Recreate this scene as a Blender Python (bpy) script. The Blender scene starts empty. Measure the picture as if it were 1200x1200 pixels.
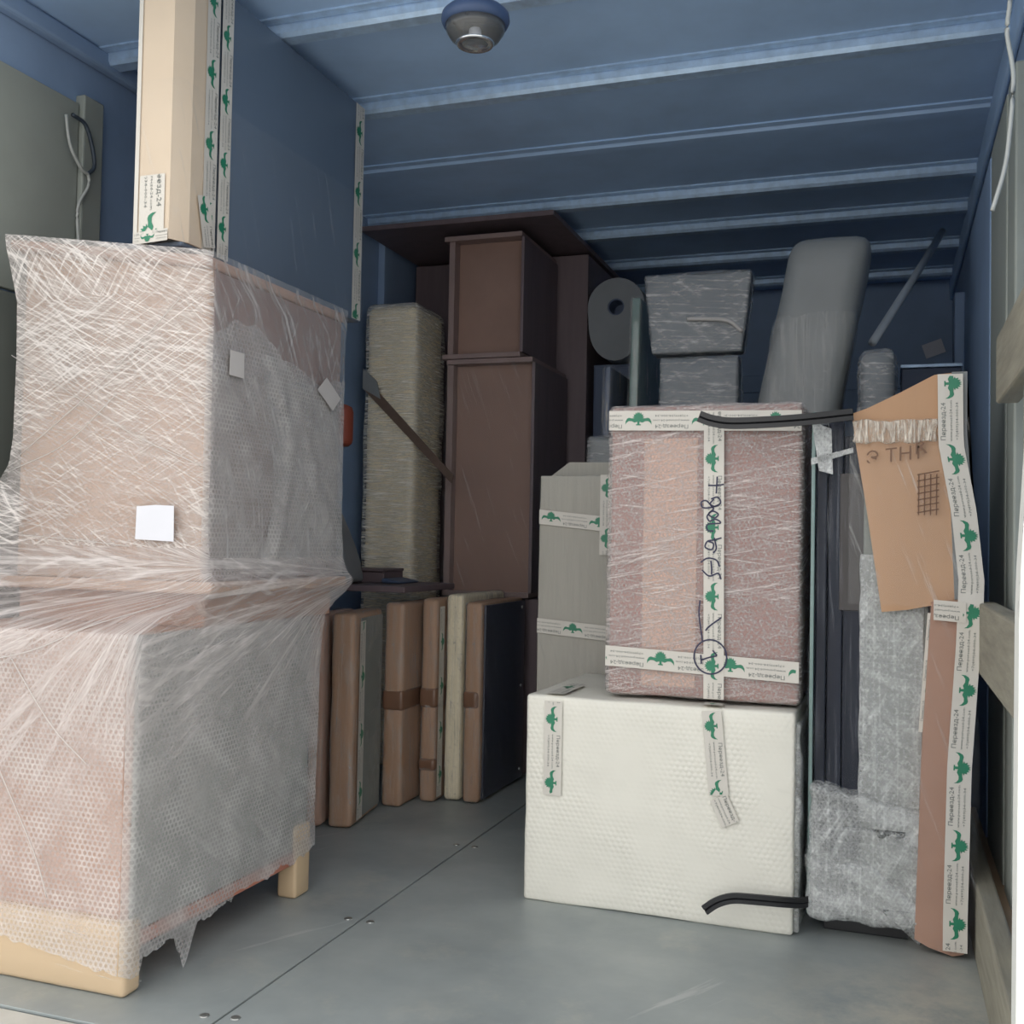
import bpy, bmesh, math, random
from mathutils import Vector, Matrix, noise
random.seed(7)
scene = bpy.context.scene
COL = scene.collection

# ------------------------------------------------------------------ camera
F_PX, YAW, PITCH, ROLL = 1250.0, math.radians(19.4), math.radians(1.67), math.radians(1.1)
cam_d = bpy.data.cameras.new('camera'); cam = bpy.data.objects.new('camera', cam_d); COL.objects.link(cam)
fw = Vector((-math.sin(YAW)*math.cos(PITCH), math.cos(YAW)*math.cos(PITCH), math.sin(PITCH)))
r0 = Vector((math.cos(YAW), math.sin(YAW), 0)); u0 = r0.cross(fw)
rr = r0*math.cos(ROLL) + u0*math.sin(ROLL); uu = -r0*math.sin(ROLL) + u0*math.cos(ROLL)
M = Matrix((rr, uu, -fw)).transposed().to_4x4(); M.translation = (0, 0, 1.0)
cam.matrix_world = M
cam_d.sensor_width = 36.0; cam_d.lens = 36.0*F_PX/1200.0
cam_d.clip_start = 0.02; cam_d.clip_end = 200
scene.camera = cam

# ------------------------------------------------------------------ world, light, exposure
w = bpy.data.worlds.new('overcast_sky'); scene.world = w; w.use_nodes = True
bg = w.node_tree.nodes['Background']
bg.inputs['Color'].default_value = (1.0, 0.99, 0.97, 1)
bg.inputs['Strength'].default_value = 1.7
vs = scene.view_settings
vs.view_transform = 'Standard'; vs.look = 'None'; vs.gamma = 1.0; vs.use_curve_mapping = False
vs.exposure = 0.20

# ------------------------------------------------------------------ materials
def srgb(r, g, b):
    def c(v):
        v /= 255.0
        return v/12.92 if v <= 0.04045 else ((v+0.055)/1.055)**2.4
    return (c(r), c(g), c(b), 1)

def newmat(name):
    m = bpy.data.materials.new(name); m.use_nodes = True
    nt = m.node_tree
    return m, nt, nt.nodes['Principled BSDF'], nt.nodes['Material Output']

def nd(nt, typ, **kw):
    n = nt.nodes.new(typ)
    for k, v in kw.items(): setattr(n, k, v)
    return n

def math_n(nt, op, a, b=None, clamp=False):
    n = nd(nt, 'ShaderNodeMath', operation=op); n.use_clamp = clamp
    for i, v in enumerate((a, b)):
        if v is None: continue
        if isinstance(v, (int, float)): n.inputs[i].default_value = v
        else: nt.links.new(v, n.inputs[i])
    return n.outputs[0]

def ramp(nt, fac, p0, p1, c0=(0, 0, 0, 1), c1=(1, 1, 1, 1)):
    r = nd(nt, 'ShaderNodeValToRGB')
    r.color_ramp.elements[0].position = p0; r.color_ramp.elements[0].color = c0
    r.color_ramp.elements[1].position = p1; r.color_ramp.elements[1].color = c1
    nt.links.new(fac, r.inputs[0]); return r.outputs[0]

def coords(nt, kind='UV'):
    return nd(nt, 'ShaderNodeTexCoord').outputs[kind]

def noise_n(nt, vec, scale, detail=3, rough=.55, stretch=None, rot=0, loc=(0, 0, 0), dist=0):
    if stretch or rot:
        mp = nd(nt, 'ShaderNodeMapping'); nt.links.new(vec, mp.inputs['Vector'])
        mp.inputs['Location'].default_value = loc
        mp.inputs['Rotation'].default_value = (0, 0, rot)
        mp2 = nd(nt, 'ShaderNodeMapping'); nt.links.new(mp.outputs[0], mp2.inputs['Vector'])
        mp2.inputs['Scale'].default_value = stretch or (1, 1, 1)
        vec = mp2.outputs[0]
    n = nd(nt, 'ShaderNodeTexNoise'); nt.links.new(vec, n.inputs['Vector'])
    n.inputs['Scale'].default_value = scale; n.inputs['Detail'].default_value = detail
    n.inputs['Roughness'].default_value = rough; n.inputs['Distortion'].default_value = dist
    return n.outputs[0]

def bump(nt, h, strength, dist, p):
    b = nd(nt, 'ShaderNodeBump'); b.inputs['Strength'].default_value = strength; b.inputs['Distance'].default_value = dist
    nt.links.new(h, b.inputs['Height']); nt.links.new(b.outputs[0], p.inputs['Normal'])

def plain(name, c, rough=.6, var=.12, scale=6, metal=0, spec=.5, grain=None, bumpd=0, bscale=60, coord='Object'):
    """base colour with mild blotchy variation of its own pigment"""
    m, nt, p, out = newmat(name)
    co = coords(nt, coord)
    f = noise_n(nt, co, scale, 4, .6, stretch=grain)
    a = tuple(v*(1-var) for v in c[:3])+(1,); b = tuple(min(1, v*(1+var)) for v in c[:3])+(1,)
    nt.links.new(ramp(nt, f, .3, .7, a, b), p.inputs['Base Color'])
    p.inputs['Roughness'].default_value = rough; p.inputs['Metallic'].default_value = metal
    p.inputs['Specular IOR Level'].default_value = spec
    if bumpd: bump(nt, noise_n(nt, co, bscale, 3, .6, stretch=grain), .6, bumpd, p)
    return m

def hexdist(nt, uv, pitch):
    """distance to the nearest point of a hexagonal lattice, in lattice units"""
    s = nd(nt, 'ShaderNodeVectorMath', operation='SCALE'); nt.links.new(uv, s.inputs[0]); s.inputs['Scale'].default_value = 1.0/pitch
    ds = []
    for off in ((0, 0, 0), (.5, .8660254, 0)):
        a = nd(nt, 'ShaderNodeVectorMath', operation='ADD'); nt.links.new(s.outputs[0], a.inputs[0]); a.inputs[1].default_value = off
        wv = nd(nt, 'ShaderNodeVectorMath', operation='WRAP'); nt.links.new(a.outputs[0], wv.inputs[0])
        wv.inputs[1].default_value = (.5, .8660254, .5); wv.inputs[2].default_value = (-.5, -.8660254, -.5)
        mu = nd(nt, 'ShaderNodeVectorMath', operation='MULTIPLY'); nt.links.new(wv.outputs[0], mu.inputs[0]); mu.inputs[1].default_value = (1, 1, 0)
        le = nd(nt, 'ShaderNodeVectorMath', operation='LENGTH'); nt.links.new(mu.outputs[0], le.inputs[0])
        ds.append(le.outputs['Value'])
    return math_n(nt, 'MINIMUM', ds[0], ds[1])

def film(name, layers, base=.12, tint=(.86, .86, .86), rough=.28, gain=1.0, bubble=None, bub_gain=.5, amax=.95, patch=0, bumps=.5, dens=False):
    """clear packing film: see-through, with white stretch lines, creases and (for bubble wrap) rings"""
    m, nt, p, out = newmat(name)
    uv = coords(nt, 'UV')
    tot = None
    for i, (ang, sc, st, lo, hi, amp) in enumerate(layers):
        n = noise_n(nt, uv, sc, 4, .65, stretch=(st, 1, 1), rot=math.radians(ang), loc=(i*3.7, i*1.9, 0), dist=.25)
        v = math_n(nt, 'MULTIPLY', ramp(nt, n, lo, hi), amp)
        tot = v if tot is None else math_n(nt, 'ADD', tot, v)
    if patch:
        pn = noise_n(nt, uv, 3.5, 4, .6, loc=(9, 4, 0), stretch=(1, 1, 1), rot=.3)
        k = ramp(nt, pn, .38, .62)
        tot = math_n(nt, 'MULTIPLY', tot, math_n(nt, 'ADD', math_n(nt, 'MULTIPLY', k, patch), 1-patch*.6))
    if bubble:
        wob = noise_n(nt, uv, 9, 2, .5)
        d = hexdist(nt, uv, bubble)
        ring = math_n(nt, 'SUBTRACT', 1.0, math_n(nt, 'MULTIPLY', math_n(nt, 'ABSOLUTE', math_n(nt, 'SUBTRACT', d, .44)), 7.0), True)
        ring = math_n(nt, 'MULTIPLY', ring, ramp(nt, wob, .25, .7))
        tot = math_n(nt, 'ADD', tot, math_n(nt, 'MULTIPLY', ring, bub_gain))
    fac = math_n(nt, 'MINIMUM', math_n(nt, 'ADD', math_n(nt, 'MULTIPLY', tot, gain), base), amax)
    if dens:
        at = nd(nt, 'ShaderNodeAttribute'); at.attribute_name = 'dens'; fac = math_n(nt, 'MULTIPLY', fac, at.outputs['Fac'])
    p.inputs['Base Color'].default_value = (*tint, 1); p.inputs['Roughness'].default_value = rough
    p.inputs['Specular IOR Level'].default_value = .6
    bump(nt, tot, bumps, .004, p)
    tr = nd(nt, 'ShaderNodeBsdfTransparent'); mx = nd(nt, 'ShaderNodeMixShader')
    nt.links.new(fac, mx.inputs[0]); nt.links.new(tr.outputs[0], mx.inputs[1]); nt.links.new(p.outputs[0], mx.inputs[2])
    nt.links.new(mx.outputs[0], out.inputs['Surface'])
    return m

def floor_mat():
    m, nt, p, out = newmat('worn_grey_steel')
    co = coords(nt, 'Object')
    c = ramp(nt, noise_n(nt, co, 2.2, 5, .6), .3, .7, srgb(140, 148, 150), srgb(170, 176, 175))
    dirt = ramp(nt, noise_n(nt, co, 3.0, 8, .75), .55, .75)
    mix = nd(nt, 'ShaderNodeMixRGB'); mix.inputs[2].default_value = srgb(196, 192, 178)
    nt.links.new(math_n(nt, 'MULTIPLY', dirt, .45), mix.inputs[0]); nt.links.new(c, mix.inputs[1])
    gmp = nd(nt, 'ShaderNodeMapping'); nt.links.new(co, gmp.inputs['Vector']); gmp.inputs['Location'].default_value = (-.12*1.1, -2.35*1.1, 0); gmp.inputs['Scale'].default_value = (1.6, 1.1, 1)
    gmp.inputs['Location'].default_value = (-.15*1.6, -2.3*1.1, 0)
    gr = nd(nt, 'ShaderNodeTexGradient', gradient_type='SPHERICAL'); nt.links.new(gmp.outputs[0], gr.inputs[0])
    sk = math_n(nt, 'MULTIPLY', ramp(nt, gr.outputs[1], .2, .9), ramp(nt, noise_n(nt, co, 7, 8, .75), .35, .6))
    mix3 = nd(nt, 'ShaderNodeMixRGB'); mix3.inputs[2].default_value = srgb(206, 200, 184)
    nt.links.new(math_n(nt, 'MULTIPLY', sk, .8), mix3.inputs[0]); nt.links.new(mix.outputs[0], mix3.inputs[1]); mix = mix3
    scr = ramp(nt, noise_n(nt, co, 14, 6, .7, stretch=(1, .06, 1), rot=.5), .63, .70)
    mix2 = nd(nt, 'ShaderNodeMixRGB'); mix2.inputs[2].default_value = srgb(200, 202, 200)
    nt.links.new(math_n(nt, 'MULTIPLY', scr, .5), mix2.inputs[0]); nt.links.new(mix.outputs[0], mix2.inputs[1])
    nt.links.new(mix2.outputs[0], p.inputs['Base Color'])
    p.inputs['Metallic'].default_value = .25
    nt.links.new(ramp(nt, noise_n(nt, co, 5, 4, .6), .2, .8, (.36, .36, .36, 1), (.6, .6, .6, 1)), p.inputs['Roughness'])
    bump(nt, noise_n(nt, co, 2.5, 2, .5), .25, .01, p)
    return m

def peel_mat():
    m, nt, p, out = newmat('peeling_white_paint')
    co = coords(nt, 'Object')
    k = ramp(nt, noise_n(nt, co, 18, 6, .75, stretch=(1, 1, .25)), .63, .66)
    mix = nd(nt, 'ShaderNodeMixRGB'); mix.inputs[1].default_value = srgb(228, 230, 226); mix.inputs[2].default_value = srgb(70, 66, 60)
    nt.links.new(k, mix.inputs[0]); nt.links.new(mix.outputs[0], p.inputs['Base Color']); p.inputs['Roughness'].default_value = .5
    return m

MT = {}
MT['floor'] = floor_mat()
MT['ceil'] = plain('haze_tinted_ceiling', srgb(170, 200, 236), .5, .1, 3)  # bluish lens haze is put into the ceiling colour
MT['beam'] = plain('galvanised_beam', srgb(182, 208, 236), .38, .15, 25, metal=.35)
MT['wall_haze'] = plain('haze_tinted_wall', srgb(140, 164, 196), .6, .1, 3)  # walls lightened and blued to stand in for the haze veil
MT['wall_pale'] = plain('pale_green_grey_panel', srgb(150, 156, 150), .55, .08, 3)
MT['wall_dark'] = plain('dark_lower_panel', srgb(112, 118, 114), .6, .08, 3)
MT['wood_grey'] = plain('weathered_plank', srgb(146, 142, 128), .75, .18, 8, grain=(6, .6, 6), bumpd=.002, bscale=25)
MT['wood_tan'] = plain('tan_plank_edge', srgb(150, 128, 104), .75, .15, 8, grain=(6, .6, 6))
MT['peel'] = peel_mat()
MT['bounce_ground'] = plain('light_bounce_ground', srgb(196, 194, 188), .9, .2, 20)  # unseen ground, colour raised to bounce daylight up onto the ceiling
MT['seal'] = plain('black_rubber', srgb(34, 35, 38), .45, .15, 20)
MT['cable'] = plain('white_cable_sheath', srgb(170, 174, 172), .5, .05, 20)
MT['cable_dark'] = plain('dark_cable_sheath', srgb(60, 70, 82), .5, .05, 20)
MT['cardboard'] = plain('brown_cardboard', srgb(186, 148, 116), .75, .07, 7, grain=(1, 1, .25))
MT['cardboard_pink'] = plain('pinkish_cardboard', srgb(168, 132, 114), .75, .08, 6)
MT['tan_front'] = plain('tan_board_face', srgb(174, 142, 120), .7, .10, 5)
MT['cream'] = plain('cream_cardboard', srgb(206, 189, 168), .75, .04, 5)
MT['beige_wrap'] = plain('beige_kraft_wrap', srgb(196, 172, 140), .5, .06, 4)
MT['mauve'] = plain('mauve_brown_side', srgb(134, 112, 108), .7, .1, 4)
MT['slate'] = plain('slate_grey_side', srgb(128, 132, 128), .65, .12, 5)
MT['pinkwood'] = plain('pinkish_wood_edge', srgb(176, 116, 96), .65, .1, 9, grain=(1, .2, 1))
MT['rose'] = plain('rosy_brown_board', srgb(152, 98, 86), .65, .08, 4)
MT['rose_light'] = plain('pale_rosy_board', srgb(206, 164, 142), .65, .06, 4)
MT['white_foam'] = plain('off_white_foam_wrap', srgb(226, 224, 214), .42, .03, 9, bumpd=0)
MT['grey_card'] = plain('pale_grey_corrugated', srgb(172, 169, 160), .7, .06, 10, grain=(8, 8, .4), bumpd=.002, bscale=12)
MT['blue_panel'] = plain('blue_grey_panel_face', srgb(92, 108, 128), .4, .06, 3)
MT['brown_board'] = plain('brown_fibreboard', srgb(146, 118, 106), .7, .08, 5)
MT['row_brown'] = plain('brown_row_cardboard', srgb(164, 128, 100), .7, .10, 5, grain=(1, 1, .3))
MT['slab'] = plain('dark_umber_slab', srgb(58, 54, 54), .5, .1, 9)
MT['pole'] = plain('pale_painted_pole', srgb(200, 208, 214), .5, .05, 9)
MT['top_fuzzy'] = plain('pinkish_top_board', srgb(168, 138, 124), .7, .1, 6)
MT['brown_dim'] = plain('haze_lifted_brown_veneer', srgb(108, 94, 98), .55, .12, 5, grain=(4, 4, .4))  # dark brown lightened to stand in for haze over the rear pieces
MT['brown_frame'] = plain('brown_veneer_edge', srgb(140, 120, 116), .55, .1, 8)
MT['dark_body'] = plain('haze_tinted_dark_veneer', srgb(72, 86, 112), .5, .12, 5)  # cool tint on the dark pieces imitates haze in front of them
MT['navy'] = plain('navy_panel_face', srgb(46, 50, 66), .3, .1, 5)
MT['mattress'] = plain('cream_mattress_cloth', srgb(222, 210, 182), .7, .06, 9)
MT['grey_cloth'] = plain('grey_wrapped_cloth', srgb(124, 128, 130), .45, .06, 6)
MT['grey_dark'] = plain('dark_grey_wrapped_cloth', srgb(92, 100, 108), .45, .1, 9)
MT['foam_roll'] = plain('grey_foam_sheet', srgb(128, 132, 136), .6, .05, 9)
MT['glass_edge'] = plain('green_glass_edge', srgb(116, 140, 138), .12, .1, 20)
MT['mirror_dark'] = plain('dark_glass', srgb(28, 33, 46), .3, .2, 6, spec=.2, grain=(8, 8, .3))
MT['orange'] = plain('orange_red_plastic', srgb(150, 74, 56), .5, .08, 8)
MT['strap'] = plain('brown_webbing', srgb(96, 78, 68), .7, .1, 60)
MT['paper'] = plain('white_paper', srgb(212, 214, 222), .6, .02, 12)
MT['paper_grey'] = plain('greyish_paper', srgb(190, 186, 184), .6, .03, 12)
MT['tape'] = plain('printed_packing_tape', srgb(206, 202, 194), .35, .03, 12)
MT['tape_brown'] = plain('brown_packing_tape', srgb(118, 88, 70), .3, .05, 12)
MT['green'] = plain('green_print', srgb(36, 122, 92), .4, .08, 40)
MT['ink'] = plain('grey_print', srgb(108, 114, 112), .5, .05, 40)
MT['pen'] = plain('dark_blue_pen', srgb(34, 36, 70), .4, .05, 40)
MT['black_print'] = plain('black_carton_print', srgb(122, 92, 74), .6, .05, 40)
MT['lamp_rim'] = plain('blue_grey_lamp_rim', srgb(66, 86, 122), .5, .05, 12)
MT['chrome'] = plain('chrome_reflector', srgb(215, 220, 225), .12, .03, 12, metal=.9)
MT['steel'] = plain('steel_screw', srgb(150, 152, 150), .3, .1, 30, metal=.8)
MT['alu'] = plain('aluminium_sill', srgb(196, 198, 194), .4, .08, 9, metal=.3)

g = MT['lens'] = bpy.data.materials.new('clear_lamp_lens'); g.use_nodes = True
_p = g.node_tree.nodes['Principled BSDF']; _p.inputs['Roughness'].default_value = .06; _p.inputs['Transmission Weight'].default_value = .9
_p.inputs['Base Color'].default_value = (.9, .95, 1, 1)

# film: (angle deg, scale, stretch across, ramp lo, ramp hi, strength)
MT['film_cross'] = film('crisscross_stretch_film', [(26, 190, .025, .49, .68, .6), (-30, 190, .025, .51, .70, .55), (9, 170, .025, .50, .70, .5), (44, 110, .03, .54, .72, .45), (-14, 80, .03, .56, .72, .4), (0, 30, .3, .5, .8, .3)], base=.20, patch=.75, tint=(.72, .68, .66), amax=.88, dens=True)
MT['film_skirt'] = film('taut_stretch_film', [(0, 130, .02, .48, .72, .5), (9, 90, .03, .52, .74, .4), (-10, 90, .03, .52, .74, .4), (0, 40, .02, .5, .72, .45), (60, 14, .5, .45, .75, .2)], base=.22, patch=.5, tint=(.66, .62, .61), amax=.85, dens=True)
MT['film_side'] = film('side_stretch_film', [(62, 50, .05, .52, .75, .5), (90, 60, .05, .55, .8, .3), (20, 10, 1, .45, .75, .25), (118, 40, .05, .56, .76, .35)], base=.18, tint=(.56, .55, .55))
MT['film_thin'] = film('thin_front_film', [(62, 50, .05, .56, .76, .4), (115, 30, .06, .56, .78, .4), (5, 60, .05, .6, .78, .3)], base=.06, tint=(.74, .70, .68))
MT['bub_front'] = film('bubble_wrap_large', [(0, 12, 1, .4, .8, .2), (0, 150, 1, .5, .7, .15)], base=.2, bubble=.0135, bub_gain=.55, tint=(.70, .65, .63))
MT['bub_soft'] = film('bubble_wrap_under_film', [(0, 12, 1, .4, .8, .2)], base=.12, bubble=.0135, bub_gain=.22, tint=(.66, .60, .57))
MT['bub_side'] = film('bubble_wrap_grey', [(0, 6, 1, .4, .8, .3), (40, 20, .15, .5, .8, .2)], base=.28, bubble=.0135, bub_gain=.42, tint=(.60, .585, .58))
MT['bub_fine'] = film('bubble_wrap_crumpled', [(0, 120, 1, .45, .72, .45), (35, 40, .25, .5, .75, .25)], base=.12, bubble=.011, bub_gain=.25, tint=(.60, .56, .55), bumps=.8)
MT['bub_clear'] = film('bubble_wrap_clear', [(0, 90, 1, .5, .72, .35), (30, 24, .35, .48, .72, .25), (90, 60, .05, .52, .75, .3), (120, 30, .2, .56, .72, .35)], base=.30, bubble=.011, bub_gain=.16, tint=(.70, .72, .72), bumps=.7, rough=.16)
MT['bunch'] = film('gathered_film', [(90, 140, .12, .42, .66, .8)], base=.10, tint=(.82, .74, .64), rough=.2)
MT['film_pink'] = film('film_over_rosy_board', [(-10, 120, .03, .5, .72, .55), (7, 110, .03, .54, .74, .5), (-24, 70, .04, .55, .76, .4), (0, 160, 1, .5, .7, .3)], base=.13, patch=.6, tint=(.72, .66, .64), amax=.8)
MT['film_vert'] = film('vertical_stretch_film', [(90, 120, .02, .54, .78, .2), (86, 60, .04, .60, .80, .2)], base=.015, tint=(.50, .53, .60))
MT['film_vdim'] = film('dim_vertical_film', [(90, 90, .03, .5, .75, .35), (80, 24, .2, .5, .75, .3), (0, 70, 1, .58, .75, .3)], base=.07, tint=(.66, .65, .63))
MT['film_horiz'] = film('horizontal_stretch_film', [(2, 150, .05, .45, .70, .75), (-6, 90, .1, .5, .75, .5)], base=.12, tint=(.95, .92, .84))
MT['film_hdim'] = film('crinkled_dim_film', [(4, 90, .06, .48, .75, .45), (-20, 60, .2, .5, .75, .3), (40, 30, .3, .5, .75, .3)], base=.14, tint=(.66, .67, .68))
MT['film_light'] = film('thin_clear_film', [(70, 60, .05, .58, .80, .3)], base=.03, tint=(.78, .78, .77))
MT['film_base'] = film('glossy_base_film', [(4, 60, .06, .60, .72, .6)], base=.03, tint=(.9, .88, .84), rough=.15)
MT['film_gloss'] = film('very_clear_film', [(20, 60, .1, .60, .80, .15)], base=.015, tint=(.85, .84, .8), rough=.12)

def foam_bumps(m, pitch):
    nt = m.node_tree; p = nt.nodes['Principled BSDF']
    d = hexdist(nt, coords(nt, 'UV'), pitch)
    k = math_n(nt, 'MULTIPLY', ramp(nt, noise_n(nt, coords(nt, 'UV'), 4, 3, .6), .35, .65), math_n(nt, 'SUBTRACT', 1, d))
    bump(nt, k, .6, .006, p)
foam_bumps(MT['white_foam'], .016)

# ------------------------------------------------------------------ mesh helpers
def boxuv(me):
    uvl = me.uv_layers.new(name='UVMap')
    vs_ = me.vertices
    for poly in me.polygons:
        n = poly.normal; a = max(range(3), key=lambda i: abs(n[i]))
        for li in poly.loop_indices:
            c = vs_[me.loops[li].vertex_index].co
            uvl.data[li].uv = (c.y, c.z) if a == 0 else ((c.x, c.z) if a == 1 else (c.x, c.y))

def link(name, me, mat, parent=None, smooth=False):
    me.name = name
    if mat is not None: me.materials.append(mat)
    if not me.uv_layers: boxuv(me)
    if smooth: me.polygons.foreach_set('use_smooth', [True]*len(me.polygons))
    o = bpy.data.objects.new(name, me); COL.objects.link(o); o.parent = parent
    return o

def from_bm(bm):
    bmesh.ops.recalc_face_normals(bm, faces=bm.faces)
    me = bpy.data.meshes.new('m'); bm.to_mesh(me); bm.free(); return me

def box_me(x0, x1, y0, y1, z0, z1, bev=.004, seg=2):
    bm = bmesh.new(); r = bmesh.ops.create_cube(bm, size=1)
    for v in bm.verts:
        v.co = Vector(((x0+x1)/2+v.co.x*(x1-x0), (y0+y1)/2+v.co.y*(y1-y0), (z0+z1)/2+v.co.z*(z1-z0)))
    if bev: bmesh.ops.bevel(bm, geom=bm.edges[:], offset=bev, segments=seg, affect='EDGES', profile=.5)
    return from_bm(bm)

def box(name, x0, x1, y0, y1, z0, z1, mat, parent=None, bev=.004):
    return link(name, box_me(x0, x1, y0, y1, z0, z1, bev), mat, parent)

def rbox_me(x0, x1, y0, y1, z0, z1, r=.02, n=(10, 10, 14), amp=0, sc=6, fn=None, seed=0, skip=()):
    """rounded box on a grid, with lumps; fn(Vector)->Vector bends it afterwards"""
    C_ = Vector(((x0+x1)/2, (y0+y1)/2, (z0+z1)/2)); H = Vector(((x1-x0)/2, (y1-y0)/2, (z1-z0)/2))
    r = min(r, H.x*.98, H.y*.98, H.z*.98)
    bm = bmesh.new(); vd = {}
    def lin(k, nn, h):            # denser near the rounded edges
        t = k/nn*2-1
        if nn >= 6:
            if k == 1: return -(h-r*.45)
            if k == nn-1: return h-r*.45
            if k == 2: return -(h-r)
            if k == nn-2: return h-r
            if 2 < k < nn-2: return -(h-r)+2*(h-r)*(k-2)/(nn-4)
        return t*h
    def vert(i, j, k):
        key = (i, j, k)
        if key in vd: return vd[key]
        p = Vector((lin(i, n[0], H.x), lin(j, n[1], H.y), lin(k, n[2], H.z)))
        q = Vector((max(-H.x+r, min(H.x-r, p.x)), max(-H.y+r, min(H.y-r, p.y)), max(-H.z+r, min(H.z-r, p.z))))
        d = p-q
        nn = d.normalized() if d.length > 1e-9 else Vector((0, 0, 1))
        p = q+nn*r if d.length > 1e-9 else p
        w = p+C_
        if amp:
            s = noise.noise(w*sc+Vector((seed*7.1, seed*3.3, seed*5.7)))+.5*noise.noise(w*sc*2.3+Vector((seed, 4, 9)))
            w = w+nn*s*amp
        if fn: w = fn(w)
        vd[key] = bm.verts.new(w); return vd[key]
    def quad(a, b, c, d):
        try: bm.faces.new((a, b, c, d))
        except ValueError: pass
    N = n
    for i in range(N[0]):
        for j in range(N[1]):
            if '-z' not in skip: quad(vert(i, j, 0), vert(i, j+1, 0), vert(i+1, j+1, 0), vert(i+1, j, 0))
            if '+z' not in skip: quad(vert(i, j, N[2]), vert(i+1, j, N[2]), vert(i+1, j+1, N[2]), vert(i, j+1, N[2]))
    for i in range(N[0]):
        for k in range(N[2]):
            if '-y' not in skip: quad(vert(i, 0, k), vert(i+1, 0, k), vert(i+1, 0, k+1), vert(i, 0, k+1))
            if '+y' not in skip: quad(vert(i, N[1], k), vert(i, N[1], k+1), vert(i+1, N[1], k+1), vert(i+1, N[1], k))
    for j in range(N[1]):
        for k in range(N[2]):
            if '-x' not in skip: quad(vert(0, j, k), vert(0, j, k+1), vert(0, j+1, k+1), vert(0, j+1, k))
            if '+x' not in skip: quad(vert(N[0], j, k), vert(N[0], j+1, k), vert(N[0], j+1, k+1), vert(N[0], j, k+1))
    me = bpy.data.meshes.new('m'); bm.to_mesh(me); bm.free(); return me

def rbox(name, x0, x1, y0, y1, z0, z1, mat, parent=None, **kw):
    return link(name, rbox_me(x0, x1, y0, y1, z0, z1, **kw), mat, parent, smooth=True)

def tube_me(pts, r, seg=8, closed_ends=True):
    pts = [Vector(p) for p in pts]; bm = bmesh.new(); rings = []
    for i, p in enumerate(pts):
        t = (pts[min(i+1, len(pts)-1)]-pts[max(i-1, 0)]).normalized()
        a = t.cross(Vector((0, 0, 1))); a = a if a.length > .05 else t.cross(Vector((1, 0, 0))); a.normalize(); b = t.cross(a)
        rings.append([bm.verts.new(p+a*r*math.cos(2*math.pi*k/seg)+b*r*math.sin(2*math.pi*k/seg)) for k in range(seg)])
    for A, B in zip(rings, rings[1:]):
        for k in range(seg): bm.faces.new((A[k], A[(k+1) % seg], B[(k+1) % seg], B[k]))
    if closed_ends: bm.faces.new(rings[0]); bm.faces.new(rings[-1])
    return from_bm(bm)

def spline(ctrl, n=8):
    P_ = [Vector(c) for c in ctrl]; P_ = [P_[0]*2-P_[1]]+P_+[P_[-1]*2-P_[-2]]; out = []
    for i in range(1, len(P_)-2):
        for k in range(n):
            t = k/n; a, b, c, d = P_[i-1:i+3]
            out.append(.5*((2*b)+(c-a)*t+(2*a-5*b+4*c-d)*t*t+(3*b-a-3*c+d)*t**3))
    out.append(P_[-2]); return out

def lathe_me(prof, seg=40):
    bm = bmesh.new(); rings = []
    for r, z in prof:
        rings.append([bm.verts.new((r*math.cos(2*math.pi*k/seg), r*math.sin(2*math.pi*k/seg), z)) for k in range(seg)])
    for A, B in zip(rings, rings[1:]):
        for k in range(seg): bm.faces.new((A[k], A[(k+1) % seg], B[(k+1) % seg], B[k]))
    bm.faces.new(rings[0]); bm.faces.new(rings[-1])
    return from_bm(bm)

def prism_me(poly, frame, t):
    """extrude a 2D outline by t along frame normal; frame = (origin, u, v, n)"""
    o, u, v, n = [Vector(a) for a in frame]; bm = bmesh.new()
    A = [bm.verts.new(o+u*x+v*y) for x, y in poly]; B = [bm.verts.new(o+u*x+v*y+n*t) for x, y in poly]
    bm.faces.new(A); bm.faces.new(B[::-1])
    for i in range(len(poly)): bm.faces.new((A[i], A[(i+1) % len(poly)], B[(i+1) % len(poly)], B[i]))
    bmesh.ops.triangulate(bm, faces=[f for f in bm.faces if len(f.verts) > 4])
    return from_bm(bm)

def empty(name, loc=(0, 0, 0)):
    o = bpy.data.objects.new(name, None); o.empty_display_size = .1; COL.objects.link(o); return o

def tag(o, label, cat, group=None):
    o['label'] = label; o['category'] = cat
    if group: o['group'] = group
    return o

def thing(name, label, cat, group=None): return tag(empty(name), label, cat, group)
def struct(o, label=None):
    o['kind'] = 'structure'
    if label: o['label'] = label
    return o

# ------------------------------------------------------------------ printed tape
def text_geo(body, size):
    cu = bpy.data.curves.new('t', 'FONT'); cu.body = body; cu.size = size; cu.resolution_u = 1
    ob = bpy.data.objects.new('t', cu); COL.objects.link(ob)
    dg = bpy.context.evaluated_depsgraph_get(); me = ob.evaluated_get(dg).to_mesh()
    V = [(v.co.x, v.co.y) for v in me.vertices]; Fc = [tuple(p.vertices) for p in me.polygons]
    ob.evaluated_get(dg).to_mesh_clear(); bpy.data.objects.remove(ob); bpy.data.curves.remove(cu)
    return V, Fc
def fit(geo, x, y, wdt=None, h=None):
    V, Fc = geo; xs = [v[0] for v in V]; ys = [v[1] for v in V]
    sx = wdt/(max(xs)-min(xs)) if wdt else None; sy = h/(max(ys)-min(ys)) if h else None
    sx = sx or sy; sy = sy or sx
    return [((vx-min(xs))*sx+x, (vy-min(ys))*sy+y) for vx, vy in V], Fc
LINES = [fit(text_geo('Переезд-24', .01), 0, .0325, .084, .0125),
         fit(text_geo('www.pereezd-24.com', .01), -.003, .0205, .092, .0068),
         fit(text_geo('+7(499)34-000-34', .01), 0, .0085, .084, .0068)]
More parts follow.
